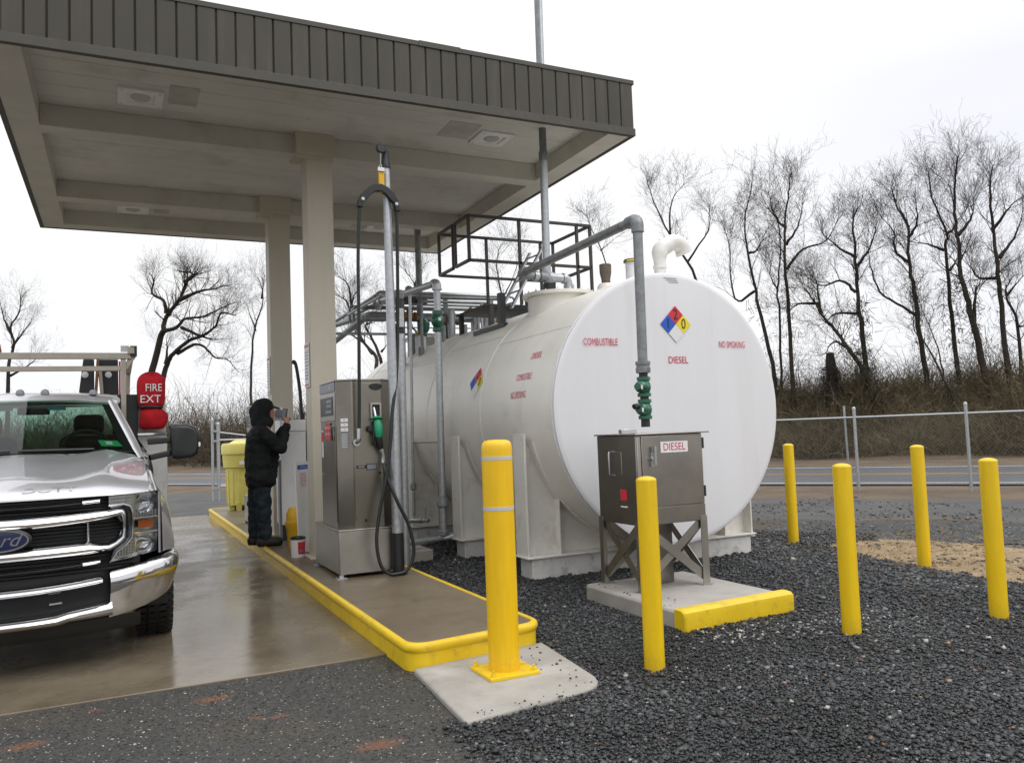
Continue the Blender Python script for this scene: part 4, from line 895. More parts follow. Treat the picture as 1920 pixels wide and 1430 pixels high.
    for x, z in ((2.238, 1.11), (2.09, .675)): MB().lathe([(.014, 0), (.014, .006), (0, .007)], (x, fy - .004, z), (0, -1, 0), n=14, cap=False).build('knockout', M['black'], D)
    # chamfer label strip
    dx, dy = .129, -.105; L = math.hypot(dx, dy); nx, ny = dy / L, -dx / L
    def ch(u0, z0, off=.0025): return lambda u, v: (1.856 + dx * (u0 + u) / L + nx * off, 7.66 + dy * (u0 + u) / L + ny * off, z0 + v)
    for z in (1.62, 1.575, 1.53): rect(ch(.085, z), .075, .032).build('pictogram_label', M['label'], D); text('pictogram', random.choice(('>', '^', '<')), .03, ch(.085, z, .004), M['ink'], D)
    rect(ch(.085, 1.425), .078, .15).build('instruction_label', M['greyink'], D)
    for k in range(7): rect(ch(.085, 1.485 - k * .02, .004), .06, .005).build('instruction_line', M['label'], D)
    # left face: display window, door, decals
    X = 1.856
    MB().box(X - .006, X, 7.675, 8.27, .66, 1.575).build('service_door', M['steel'], D, bev=.003)
    MB().box(X - .010, X - .0, 7.675, 8.285, 1.90, 1.985).build('header_plate', M['greyink'], D)
    text('header_print', 'DEF', .04, face_x(X - .012, 7.86, 1.94), M['label'], D)
    MB().box(X - .009, X, 7.675, 8.285, 1.62, 1.885).build('display_bezel', M['steel2'], D, bev=.002)
    MB().box(X - .012, X - .0085, 7.73, 8.25, 1.67, 1.85).build('display_window', M['black'], D)
    for z, w in ((1.81, .20), (1.765, .2), (1.71, .24)): MB().box(X - .0145, X - .0125, 7.78, 7.78 + w, z - .014, z + .014).build('display_digit', M['greyink'], D)
    rect(face_x(X - .0085, 7.96, 1.52), .20, .165).build('warning_placard', M['red'], D)
    text('warning_print', 'NO SMOKING', .036, face_x(X - .0105, 7.96, 1.555), M['label'], D); text('warning_print', 'STOP MOTOR', .036, face_x(X - .0105, 7.96, 1.495), M['label'], D)
    rect(face_x(X - .0085, 8.20, 1.40), .075, .27).build('side_label', M['label'], D); rect(face_x(X - .0105, 8.20, 1.47), .06, .10).build('side_label_mark', M['red'], D)
    MB().tube([(X - .02, 7.74, 1.56), (X - .028, 7.735, 1.50), (X - .02, 7.74, 1.43)], .009, 6).build('door_handle', M['black'], D)
    MB().lathe([(.013, 0), (.013, .008), (0, .009)], (X - .006, 8.2, 1.1), (-1, 0, 0), n=12, cap=False).build('lock', M['dullchrome'], D)
    return D
D1 = dispenser('tall stainless fuel dispenser with green nozzle, nearest on the island')
D2 = dup(D1); D2.location = (2.11, 13.31, .157); D2['label'] = 'farther stainless fuel dispenser half hidden behind the man in black'
# the hose of the near dispenser: up to the saddle, over and down to the loop and the nozzle
fy = 7.555
hp = [(2.024, fy - .085, 1.53), (2.03, 7.46, 1.8), (2.04, 7.44, 2.54), (2.045, 7.43, 3.1), (2.062, 7.42, 3.50), (2.09, 7.42, 3.68), (2.16, 7.42, 3.785), (2.27, 7.42, 3.825), (2.375, 7.42, 3.765), (2.43, 7.42, 3.64), (2.435, 7.44, 3.17), (2.43, 7.47, 2.55), (2.40, 7.46, 2.04), (2.335, 7.42, 1.68), (2.30, 7.40, 1.37), (2.25, 7.39, 1.07), (2.18, 7.39, .77), (2.138, 7.38, .50), (2.165, 7.37, .285), (2.235, 7.36, .195), (2.31, 7.36, .180), (2.42, 7.36, .21), (2.487, 7.36, .36), (2.45, 7.36, .60), (2.345, 7.37, .84), (2.27, 7.42, 1.06), (2.254, fy - .066, 1.21)]
MB().tube(smooth_path(hp, 7), .0165, 12).build('fuel_hose', M['rubber'], D1)

# hose pole
px, py = 2.372, 7.475
hpole = thing('hose_pole', 'galvanised hose pole with black hook top beside the near dispenser', 'pole', (px, py, .157))
MB().tube([(px, py, .165), (px - .005, py, 1.2), (px - .015, py, 4.06)], [.052, .05, .036], 20).build('pole', M['galv'], hpole)
MB().lathe([(.085, 0), (.085, .012), (.06, .014), (.058, .03), (.056, .03), (.056, .385), (.051, .386)], (px, py, .157), n=24, cap=False).build('pole_sleeve', M['rubber'], hpole)
tx = px - .017
hk = MB().lathe([(.045, 0), (.047, .02), (.04, .06), (.034, .10), (.03, .14), (.0, .142)], (tx, py, 4.04), n=16, cap=False)
hk.tube([(tx, py, 4.15), (tx, py, 4.20), (tx - .015, py, 4.235), (tx - .045, py, 4.245)], .026, 10); hk.build('pole_head', M['blacksteel'], hpole)
MB().lathe([(.0, -.022), (.042, -.022), (.048, -.012), (.036, 0), (.048, .012), (.042, .022), (0, .022)], (tx - .055, py - .035, 4.225), (0, 1, 0), n=20, cap=False).build('pulley', M['blacksteel'], hpole)
MB().tube([(tx - .06, py - .035, 4.19), (tx - .065, py - .04, 4.05)], .004, 6).build('cable', M['galv'], hpole)
bal = thing('hose_balancer', 'yellow hose balancer strap hanging from the pole head', 'hose hanger', (2.285, 7.42, 3.80))
MB().box(2.262, 2.318, 7.405, 7.437, 3.83, 4.0).box(2.27, 2.322, 7.402, 7.44, 3.78, 3.835).build('strap', M['bin'], bal, bev=.006)
MB().tube([(2.27, 7.42, 3.99), (2.275, 7.42, 4.05), (2.295, 7.42, 4.06), (2.30, 7.42, 4.0)], .004, 6).build('ring', M['dullchrome'], bal)
MB().box(2.25, 2.315, 7.39, 7.402, 3.985, 4.02).build('tag', M['label'], bal)
arc = [(2.065, 3.62), (2.075, 3.67), (2.10, 3.73), (2.16, 3.80), (2.22, 3.835), (2.28, 3.84), (2.34, 3.815), (2.39, 3.765), (2.43, 3.70), (2.445, 3.61)]
mb = MB(); rows = []
for i, (x, z) in enumerate(arc):
    w = .05 if 1 < i < 8 else .03
    cx, cz = 2.255, 3.60; d = Vector((x - cx, 0, z - cz)).normalized()
    rows.append([(x + d.x * a, 7.42 + b, z + d.z * a) for a, b in ((.022, -.03), (.022, .03), (-w, .03), (-w, -.03))])
mb.grid(rows, True).add(rows[0], [(0, 1, 2, 3)]).add(rows[-1], [(0, 1, 2, 3)]); sad = mb.build('hose_saddle', M['black'], bal, bev=.006)
for x, z in ((2.095, 3.695), (2.425, 3.675)): MB().lathe([(.016, -.04), (.016, .04), (.008, .041), (.008, .05), (0, .051)], (x, 7.42, z), (0, -1, 0), n=10, cap=True).build('clamp_bolt', M['dullchrome'], bal)

# second riser behind the pole
rs = thing('riser_pipe', 'thick weathered standpipe directly behind the hose pole', 'pipe', (2.74, 8.4, 0))
MB().cyl((2.74, 8.4, -.05), (2.75, 8.4, 2.55), .055, 18).build('pipe', M['galv'], rs)
MB().cyl((2.75, 8.4, 2.55), (2.75, 8.4, 2.66), .05, 18).cyl((2.75, 8.4, 2.70), (2.75, 8.4, 2.95), .038, 16).build('fitting', M['blacksteel'], rs)
MB().lathe([(.05, 0), (.062, .02), (.062, .09), (.04, .10), (0, .1)], (2.75, 8.4, 2.93), n=16).build('cap', M['pipe'], rs)
MB().box(2.72, 2.78, 8.33, 8.36, 2.62, 2.82).build('clamp', M['galv'], rs)

# ------------------------------------------------------------------ the storage tank
TX, TZ, TR, TY0, TY1 = 5.02, 1.635, 1.355, 6.65, 14.35
tank = thing('storage_tank', 'large horizontal white steel diesel tank on welded saddles', 'fuel tank', (TX, 10.5, 0))
def ang(x): return x
mb = MB(); n = 96
ysr = [TY0 + .03, 7.5, 8.4, 9.5, 11, 12.4, 13.4, TY1 - .25, TY1 - .1, TY1]
rrr = [TR] * 7 + [TR, TR * .93, TR * .4]
mb.grid([[(TX + r * math.cos(2 * math.pi * j / n), y, TZ + r * math.sin(2 * math.pi * j / n)) for j in range(n)] for y, r in zip(ysr, rrr)], True)
mb.add([(TX + rrr[-1] * math.cos(2 * math.pi * j / n), TY1, TZ + rrr[-1] * math.sin(2 * math.pi * j / n)) for j in range(n)], [tuple(range(n))])
mb.build('shell', M['shell'], tank, ang=60)
mb = MB(); prof = [(TR + .001, .05), (TR + .009, .03), (TR + .009, .008), (TR - .004, 0), (TR * .97, -.003), (TR * .7, -.010), (TR * .35, -.014), (.0, -.015)]
mb.grid([[(TX + r * math.cos(2 * math.pi * j / n), TY0 + y, TZ + r * math.sin(2 * math.pi * j / n)) for j in range(n)] for r, y in prof], True)
mb.build('end_plate', M['white'], tank, ang=50)
def seam(y, r=TR, w=.006):
    rg = random.Random(int(y * 10)); pts = [(TX + (r + .001) * math.cos(2 * math.pi * j / 140), y + rg.gauss(0, .0012), TZ + (r + .001) * math.sin(2 * math.pi * j / 140)) for j in range(141)]
    MB().tube(pts, [w * rg.uniform(.8, 1.25) for _ in pts], 6, False).build('weld_seam', M['white'], tank)
for y in (8.4, 10.15, 11.9, 13.6): seam(y)
rg = random.Random(2); pts = [(TX + (TR + .006) * math.cos(2 * math.pi * j / 160), TY0 + .052 + rg.gauss(0, .002), TZ + (TR + .006) * math.sin(2 * math.pi * j / 160)) for j in range(161)]
MB().tube(pts, [.007 * rg.uniform(.7, 1.4) for _ in pts], 6, False).build('weld_seam', M['white'], tank)
a0 = R(143)
for k, (ya, yb) in enumerate(((6.7, 8.4), (8.4, 10.15), (10.15, 11.9), (11.9, 13.6))):
    aa = a0 - .10 * (k % 2); MB().tube([(TX + TR * math.cos(aa), y, TZ + TR * math.sin(aa)) for y in np.linspace(ya, yb, 12)], .004, 6).build('weld_seam', M['saddle'], tank)
# saddles: web cut to the shell, flanges at each end and under the web, on a painted footing
for yc in (7.30, 9.02, 10.75, 12.5):
    x0, x1 = 3.60, 6.42; sd_ = []
    arc_ = [(TX + (TR + .012) * math.cos(a), TZ + (TR + .012) * math.sin(a)) for a in np.linspace(math.pi + math.asin((TZ - 1.40) / (TR + .012)), 2 * math.pi - math.asin((TZ - 1.40) / (TR + .012)), 31)]
    arc_[0] = (x0 + .03, 1.41); arc_[-1] = (x1 - .03, 1.41)
    # left, right webs that stop short of the bottom
    wl = [(x0 + .012, .222)] + [(x0 + .36, .222)] + [(x0 + .36, .765)] + [p for p in arc_[::-1] if x0 + .05 < p[0] < x0 + .35] + [(x0 + .012, 1.41)]
    f = lambda x, z, y: (x, y, z)
    sdl = MB().prism(wl, yc - .008, yc + .008, lambda x, z, y: (x, y, z)).build('saddle', M['saddle'], tank)
    wr = [(2 * TX - x, z) for x, z in wl]; MB().prism(wr, yc - .008, yc + .008, lambda x, z, y: (x, y, z)).build('web', M['saddle'], sdl)
    mid = [(x0 + .35, .222), (x1 - .35, .222), (x1 - .35, .755)] + [p for p in arc_[::-1] if abs(p[0] - TX) < 1.04] + [(x0 + .35, .755)]
    MB().prism(mid, yc + .02, yc + .034, lambda x, z, y: (x, y, z)).build('web', M['saddle'], sdl)
    for x in (x0, x1): MB().box(x - .012, x + .010, yc - .125, yc + .125, .222, 1.425).build('end_flange', M['saddle'], sdl, bev=.003)
    for xa in (x0 + .361, x1 - .373): MB().box(xa, xa + .012, yc - .11, yc + .02, .2225, .76).build('stiffener', M['saddle'], sdl)
    MB().box(x0 - .03, x1 + .03, yc - .16, yc + .16, .205, .222).build('bottom_flange', M['saddle'], sdl, bev=.003)
    rows = [[(TX + r * math.cos(a), y, TZ + r * math.sin(a)) for r, y in ((TR + .002, yc - .13), (TR + .012, yc - .13), (TR + .012, yc + .13), (TR + .002, yc + .13))] for a in np.linspace(R(192), R(348), 40)]
    MB().grid(rows, True).build('wrapper_plate', M['shell'], sdl)
    MB().box(x0 + .03, x1 - .03, yc - .13, yc + .13, -.1, .204).build('footing', M['footing'], sdl, bev=.008)

# prints on the end plate and the shell
fyt = TY0 - .019
text('lettering', 'COMBUSTIBLE', .098, face_y(4.185, fyt, 2.28), M['redtext'], tank, .62)
text('lettering', 'DIESEL', .098, face_y(5.095, fyt, 2.11), M['redtext'], tank, .86)
text('lettering', 'NO SMOKING', .098, face_y(5.80, fyt, 2.275), M['redtext'], tank, .56)
for k, zz in enumerate((2.955, 2.935, 2.915)): rect(face_y(5.05 + .02 * k, TY0 - .008, zz - .01), .16 - .02 * k, .006).build('stencil_mark', M['greyink'], tank)
def diamond(f, d, mk):
    for name, mat, c in (('red_square', 'red', (0, d / 2)), ('blue_square', 'blue', (-d / 2, 0)), ('yellow_square', 'yel', (d / 2, 0)), ('white_square', 'label', (0, -d / 2))):
        cx, cy = c; k = d / 2 * .985
        mk(lambda: MB().add([f(cx + a * k, cy + b * k, .0) for a, b in ((0, -1), (1, 0), (0, 1), (-1, 0))], [(0, 1, 2, 3)]), name, M[mat])
    for t_, c in (('2', (0, d / 2)), ('1', (-d / 2, 0)), ('0', (d / 2, 0))):
        v, fc = text_mesh(t_, d * .78); mk(lambda: MB().add([f(c[0] + x * .8, c[1] + y, .0025) for x, y, _ in v], fc), 'numeral', M['ink'])
nf = tank
diamond(lambda u, v, o: (5.085 + u, fyt - .001 - o, 2.475 + v), .19, lambda g, nm, mt: g().build(nm, mt, nf, fix=False))
def cyl_f(y0, z0, off=.004):
    a0 = math.pi - math.asin((z0 - TZ) / TR)
    return lambda u, v, o=0: (TX + (TR + off + o) * math.cos(a0 - v / TR), y0 - u, TZ + (TR + off + o) * math.sin(a0 - v / TR))
g = cyl_f(8.60, 2.03, .006)
diamond(g, .19, lambda q, nm, mt: q().build(nm, mt, nf, fix=False))
for b, y, z, sx, sz in (('DIESEL', 7.21, 2.205, .80, .098), ('COMBUSTIBLE', 7.365, 2.0, .55, .098), ('NO SMOKING', 7.44, 1.82, .52, .105)):
    text('lettering', b, sz, cyl_f(y, z), M['redtext'], tank, sx)

def topz(x): return TZ + math.sqrt(max(0, TR ** 2 - (x - TX) ** 2))
# manways
for (x, y, r, h) in ((4.60, 8.15, .36, 3.0), (4.62, 12.6, .33, 3.02)):
    mw = MB().lathe([(r, 0), (r, h - .028 - 2.5), (r + .055, h - .028 - 2.5), (r + .06, h - .022 - 2.5), (r + .06, h + .006 - 2.5), (r + .055, h + .012 - 2.5), (0, h + .014 - 2.5)], (x, y, 2.5), n=40, cap=False).build('manway', M['shell'], tank)
    rg = random.Random(5)
    for k in range(18):
        a = k * 2 * math.pi / 18; MB().lathe([(.014, 0), (.014, .016), (.007, .017), (.007, .03), (0, .031)], (x + (r + .03) * math.cos(a), y + (r + .03) * math.sin(a), h + .01), n=6, cap=False).build('bolt', M['shell'], mw)
# fill caps
for x, y, zt, r in ((4.985, 7.2, 3.25, .075), (4.25, 11.95, 3.02, .085)):
    fc = MB().cyl((x, y, topz(x) - .05), (x, y, zt - .02), r, 24).build('fill_neck', M['white'], tank)
    MB().lathe([(r + .005, 0), (r + .02, .003), (r + .02, .022), (r + .012, .034), (.03, .04), (0, .04)], (x, y, zt - .035), n=28, cap=False).build('cap', M['brownpipe'], fc)
    MB().grid([[(x + (r + .0225) * math.cos(a), y + (r + .0225) * math.sin(a), zt - .035 + h) for a in np.linspace(R(200), R(262), 10)] for h in (.004, .019)]).build('cap_label', M['yel'], fc, fix=False)
# white gooseneck vent
gp_ = [(5.345, 7.2, topz(5.34) - .05), (5.35, 7.2, 3.36), (5.36, 7.2, 3.44), (5.42, 7.2, 3.50), (5.50, 7.2, 3.49), (5.56, 7.2, 3.53), (5.63, 7.2, 3.53), (5.675, 7.2, 3.48), (5.69, 7.2, 3.40)]
gv = MB().tube(smooth_path([(5.345, 7.2, 2.9), (5.347, 7.2, 3.14), (5.347, 7.2, 3.30), (5.37, 7.2, 3.385), (5.44, 7.2, 3.425), (5.515, 7.2, 3.47), (5.59, 7.2, 3.47), (5.65, 7.2, 3.435), (5.685, 7.2, 3.36)], 5), [.064] * 8 + [.066, .07, .078, .084] + [.088] * 25 + [.086] * 4, 24).build('gooseneck_vent', M['pvc'], tank)
MB().cyl((5.346, 7.2, 3.17), (5.346, 7.2, 3.20), .074, 24).build('joint_collar', M['pvc'], gv)
MB().lathe([(.092, -.03), (.092, .012), (.078, .012), (.074, -.03)], (5.683, 7.2, 3.365), (.42, 0, -.9), n=24, cap=False).build('mouth_rim', M['pvc'], gv)
# short brown vent on a white boss
bv = MB().lathe([(.10, -.2), (.10, .04), (.075, .075), (.0, .075)], (4.93, 7.65, 2.99), n=20, cap=False).build('vent_boss', M['shell'], tank)
MB().lathe([(.045, .06), (.05, .12), (.066, .2), (.068, .29), (.06, .295), (.0, .27)], (4.93, 7.65, 2.99), n=12, cap=False).build('brown_stub', M['brownpipe'], bv)

# ------------------------------------------------------------------ platform rails on top of the tank
pf = thing('access_platform', 'dark steel guard rail and platform across the tank top', 'railing', (5.1, 10.35, 3.0))
X0, X1, Y0, Y1, Z0, Z1, Z2 = 4.2, 6.08, 9.8, 10.9, 3.17, 3.74, 4.34
def rb(name, a, b, w=.038): MB().bar(a, b, w, w).build(name, M['rail'], pf, bev=.002)
for y in (Y0, Y1):
    rb('top_rail', (X0, y, Z2), (X1, y, Z2)); rb('mid_rail', (X0, y, Z1), (X1, y, Z1))
    for x in (4.95, 5.86, X1): rb('post', (x, y, Z0), (x, y, Z2))
    rb('post', (X0, y, Z1), (X0, y, Z2))
for (ya, yb) in ((Y0, 10.28), (10.36, Y1)):
    rb('gate_rail', (X0, ya, Z2), (X0, yb, Z2)); rb('gate_rail', (X0, ya, Z1), (X0, yb, Z1)); rb('gate_post', (X0, 10.28 if ya == Y0 else 10.36, Z1), (X0, 10.28 if ya == Y0 else 10.36, Z2))
rb('end_rail', (X1, Y0, Z2), (X1, Y1, Z2)); rb('end_rail', (X1, Y0, Z1), (X1, Y1, Z1))
for i in range(9): MB().box(4.42, X1, Y0 + .02 + i * .122, Y0 + .105 + i * .122, Z0 - .03, Z0).build('deck_plank', M['blacksteel'], pf)
for x in (4.5, 5.9):
    for y in (Y0 + .03, Y1 - .03): rb('leg', (x, y, topz(x) - .02), (x, y, Z0 - .03), .06)
# sloping ladder rails up to the platform and toe angles on the shell
lad = thing('tank_ladder', 'steep dark steel ladder leaning on the tank side below the platform', 'ladder', (4.4, 9.1, 2.9))
for dy in (0, .30): MB().bar((4.40 - dy * .05, 9.0 + dy, 2.98), (4.86 - dy * .05, 9.0 + dy, 3.76), .06, .025).build('stringer', M['galv'], lad)
for k in range(5):
    f = (k + .5) / 5; MB().cyl((4.40 + .46 * f, 9.0, 2.98 + .78 * f), (4.385 + .46 * f, 9.3, 2.98 + .78 * f), .012, 8).build('rung', M['galv'], lad)
MB().bar((4.22, 8.8, topz(4.22) + .02), (4.22, 9.75, topz(4.22) + .02), .05, .05).build('toe_angle', M['blacksteel'], lad)
MB().bar((4.36, 9.2, 2.7), (4.36, 9.2, 3.2), .08, .08).build('stanchion', M['blacksteel'], lad)

# ------------------------------------------------------------------ pipework
def pipe(name, label, pts, r, mat='pipe', rad=.09, group=None, cat='pipe', fit=True):
    t = thing(name, label, cat, tuple(pts[0]), group); MB().tube(fillet(pts, rad), r, 16).build('pipe', M[mat], t)
    if fit:
        for i in range(1, len(pts) - 1):
            b = Vector(pts[i]); a = b + (Vector(pts[i - 1]) - b).normalized() * rad * 1.25; c = b + (Vector(pts[i + 1]) - b).normalized() * rad * 1.25
            MB().tube(fillet([a, b, c], rad), r * 1.28, 16).tube([a, a.lerp(b, .2)], r * 1.45, 16).tube([c, c.lerp(b, .2)], r * 1.45, 16).build('elbow', M[mat], t)
    return t
# tall vent pipe through the canopy
vp = thing('vent_pipe', 'tall galvanised vent pipe rising from the tank through the canopy', 'vent pipe', (4.34, 7.95, 3.0))
MB().cyl((4.345, 7.95, 3.12), (4.36, 7.95, 4.53), .044, 16).build('pipe', M['galv'], vp)
MB().cyl((4.36, 7.95, 4.55), (4.372, 7.95, 6.9), .042, 16).build('upper_pipe', M['pipe'], vp)
MB().cyl((4.36, 7.95, 4.50), (4.361, 7.95, 4.60), .055, 8).build('coupling', M['pipe'], vp)
MB().cyl((4.3722, 7.95, 5.30), (4.385, 7.95, 6.92), .0435, 16).build('mast_sleeve', M['galv'], vp)
MB().tube(fillet([(4.345, 7.95, 3.32), (4.347, 7.95, 3.17), (4.50, 7.96, 3.165), (4.62, 7.96, 3.165), (4.63, 7.96, 2.98)], .075), .05, 16).build('offset_bend', M['galv'], vp)
for a, b in (((4.36, 7.95, 3.165), (4.42, 7.955, 3.165)), ((4.55, 7.96, 3.165), (4.585, 7.96, 3.165)), ((4.63, 7.96, 3.09), (4.63, 7.96, 3.05))): MB().cyl(a, b, .062, 16).build('coupling', M['galv'], vp)
pipe('vent_pipe', 'second vent pipe through the far soffit behind the pipe rack', [(4.27, 12.0, 2.9), (4.27, 12.0, 5.0)], .05, 'pipe', cat='vent pipe')
# remote fill pipe: cabinet, valves, up, over to the tank
fx, fyy = 4.02, 5.72
fpi = thing('fill_pipe', 'grey fill pipe rising from the steel diesel cabinet and bending over to the tank', 'pipe', (fx, fyy, 1.4))
MB().tube(fillet([(fx, fyy, 1.98), (fx + .012, fyy, 3.235), (fx - .03, 7.90, 3.175), (fx + .2, 7.92, 3.165), (fx + .32, 7.92, 3.16), (fx + .325, 7.92, 3.05)], .10), .042, 18).build('pipe', M['pipe'], fpi)
for a, b, c in (((fx + .011, fyy, 3.12), (fx + .012, fyy, 3.235), (fx + .009, fyy + .13, 3.232)), ((fx - .028, 7.77, 3.18), (fx - .03, 7.90, 3.175), (fx + .09, 7.91, 3.17)), ((fx + .22, 7.92, 3.165), (fx + .325, 7.92, 3.16), (fx + .325, 7.92, 3.06))):
    MB().tube(fillet([a, b, c], .09), .054, 18).build('elbow', M['pipe'], fpi)
MB().cyl((fx + .325, 7.92, 3.09), (fx + .325, 7.92, 3.016), .06, 14).build('flange_boot', M['rubber'], fpi)
MB().cyl((fx + .14, 7.915, 3.167), (fx + .19, 7.917, 3.165), .056, 14).build('coupling', M['galv'], fpi)
MB().lathe([(.045, -.05), (.062, -.045), (.064, -.005), (.058, 0), (.058, .02), (.064, .024), (.064, .05), (.045, .055)], (fx, fyy, 1.955), n=16).build('union', M['pipe'], fpi)
MB().cyl((fx, fyy, 1.45), (fx, fyy, 1.93), .038, 16).build('nipple', M['blacksteel'], fpi)
for z, hd in ((1.79, 0), (1.60, 1)):
    v = MB().lathe([(.045, -.085), (.058, -.083), (.058, -.055), (.046, -.05), (.055, -.03), (.06, 0), (.055, .03), (.046, .05), (.058, .055), (.058, .083), (.045, .085)], (fx, fyy, z), n=20).ball((fx - .035, fyy - .02, z), (.065, .055, .055), 14, 10).build('valve', M['green'], fpi)
    MB().lathe([(.03, 0), (.03, .03), (0, .031)], (fx - .085, fyy - .045, z), (-.8, -.6, 0), n=12, cap=False).build('valve_cap', M['green'], v)
    rect(lambda u, w: (fx - .075 + u * .8, fyy - .078 - u * -.3, z - .005 + w), .03, .035).build('tag', M['label'], v)
    if hd: MB().tube([(fx - .07, fyy - .05, z + .02), (fx - .13, fyy - .07, z + .03), (fx - .16, fyy - .075, z + .02)], [.018, .02, .024], 10).build('lever', M['blacksteel'], v)
# product pipe beside the tank with the green valve
pa = pipe('product_pipe', 'grey product pipe with a green valve standing between the tank saddles', [(3.5, 9.24, .2), (3.5, 9.20, 3.29), (3.45, 11.4, 3.42), (3.6, 12.0, 3.42)], .042, 'galv', .07)
MB().lathe([(.05, -.13), (.066, -.12), (.066, -.08), (.055, -.07), (.07, -.03), (.075, 0), (.07, .03), (.055, .07), (.066, .08), (.066, .12), (.05, .13)], (3.5, 9.205, 2.82), n=20).ball((3.47, 9.15, 2.82), (.075, .075, .08), 14, 10).build('valve', M['green'], pa)
rect(face_y(3.475, 9.07, 2.83), .035, .04).build('tag', M['label'], pa)
MB().lathe([(.05, -.07), (.068, -.06), (.068, 0), (.058, .03), (.058, .07)], (3.5, 9.235, .65), n=14).build('union', M['pipe'], pa)
MB().lathe([(.044, 0), (.06, .01), (.06, .06), (.044, .07)], (3.5, 9.24, .24), n=14).build('tee', M['pipe'], pa)
MB().tube(fillet([(2.8, 8.95, .22), (3.5, 9.24, .215), (3.66, 9.15, .23)], .04), .035, 14).build('ground_pipe', M['galv'], pa)
MB().cyl((3.66, 9.15, .2), (3.66, 9.15, .34), .026, 12).cyl((3.58, 9.2, .228), (3.70, 9.12, .232), .048, 12).build('end_tee', M['galv'], pa)
MB().tube([(3.02, 9.2, .13), (3.02, 9.2, .24), (3.02, 9.02, .26), (3.02, 9.02, .16)], .014, 8).build('pipe_strap', M['galv'], pa)
MB().cyl((3.5, 9.22, 1.36), (3.5, 10.25, 1.36), .011, 8).build('brace_rod', M['pipe'], pa)
tcn = pipe('conduit', 'thin grey conduit next to the product pipe on the tank side', [(3.5, 10.31, .40), (3.5, 10.21, 3.37), (3.3, 10.9, 3.40), (3.1, 11.9, 3.28)], .02, 'galv', .03)
MB().lathe([(.022, -.05), (.04, -.03), (.04, .03), (.022, .05)], (3.5, 10.3, .78), n=12).build('coupling', M['pipe'], tcn)
MB().lathe([(.022, -.05), (.05, -.02), (.05, .02), (.03, .04), (0, .05)], (3.49, 10.22, 3.39), n=12).build('junction_head', M['pipe'], tcn)
gpz = pipe('drain_pipe', 'short galvanised drain pipe with a tee low beside the far saddle', [(3.2, 10.45, .33), (3.5, 10.05, .36), (3.56, 9.92, .36)], .026, 'galv', .02)
MB().cyl((3.53, 9.96, .34), (3.53, 9.96, .52), .016, 10).build('tee_stem', M['galv'], gpz)
# rack of horizontal pipes over the far half of the tank
rk = thing('pipe_rack', 'rack of horizontal grey pipes with rusty valves crossing over the far tank', 'pipe rack', (4.6, 12.0, 2.9))
for i, (x0, x1, y, z, r) in enumerate(((3.62, 5.8, 12.0, 3.64, .05), (3.5, 5.85, 12.15, 3.34, .035), (3.35, 5.85, 11.9, 3.24, .045), (3.3, 5.9, 12.3, 3.47, .03), (2.95, 5.6, 12.4, 3.06, .022), (4.1, 5.6, 11.7, 3.55, .028))):
    MB().cyl((x0, y, z), (x1, y, z + .03), r, 12).build('pipe', M['galv' if i in (0, 4) else 'pipe'], rk)
MB().bar((3.55, 12.06, 3.56), (4.4, 12.06, 3.57), .10, .13).build('cable_tray', M['trim'], rk)
for x0, y0, z0, y1, z1, r in ((3.62, 12.0, 3.64, 15.0, 3.60, .032), (3.50, 12.15, 3.34, 15.0, 3.5, .045), (3.35, 11.9, 3.24, 14.6, 3.05, .05), (3.60, 12.0, 3.5, 15.0, 3.52, .03)):
    MB().tube(fillet([(x0 + .3, y0, z0), (x0, y0, z0), (x0, y1, z1), (x0, y1, .1)] if y1 == 15.0 and r < .04 else [(x0 + .3, y0, z0), (x0, y0, z0), (x0, y1, z1)], .12), r, 12).build('run_pipe', M['pipe'], rk)
rg = random.Random(21)
for k in range(9):
    x0, x1 = rg.uniform(3.3, 4.2), rg.uniform(4.9, 5.9); y = rg.uniform(11.3, 13.2); z = rg.uniform(3.02, 3.62)
    MB().tube(fillet([(x0, y, topz(max(x0, 3.75)) if x0 > 3.75 else z - .25), (x0, y, z), (x1, y + .05, z + .02), (x1, y + .05, z - .3)], .06), rg.uniform(.011, .026), 8).build('conduit', M[rg.choice(('pipe', 'galv', 'pipe'))], rk)
for x, y, z, s in ((5.15, 9.55, 3.08, .07), (4.78, 11.95, 3.26, .085), (5.45, 11.9, 3.27, .09), (4.05, 11.85, 3.28, .07), (5.2, 12.15, 3.38, .07)):
    MB().lathe([(s * .6, -s * 1.6), (s, -s * 1.4), (s, -s), (s * .7, -s * .8), (s * 1.05, 0), (s * .7, s * .8), (s, s), (s, s * 1.4), (s * .6, s * 1.6)], (x, y, z), (1, 0, 0), n=14).ball((x, y, z + s), s * .8, 10, 8).build('rusty_valve', M['rust'], rk)
for x, y, z in ((4.25, 11.8, 3.12), (4.95, 9.5, 3.16)):
    MB().lathe([(.06, -.1), (.09, -.05), (.1, .05), (.06, .1), (.035, .12), (0, .125)], (x, y, z), n=14).build('green_valve', M['green'], rk)
for x, h in ((3.98, 3.6), (4.7, 3.66), (5.5, 3.66)): MB().bar((x, 12.0, topz(x) - .02), (x, 12.0, h - .06), .06, .06).build('support', M['pipe'], rk)
rg = random.Random(8)
for k in range(16):
    x = rg.uniform(4.0, 5.7); y = rg.uniform(11.4, 12.5); z = topz(x); h = rg.uniform(.1, .5)
    MB().cyl((x, y, z - .03), (x, y, z + h), rg.choice((.022, .03, .045, .06)), 10).build('nozzle_stub', M[rg.choice(('pipe', 'galv', 'blacksteel', 'pipe'))], rk)
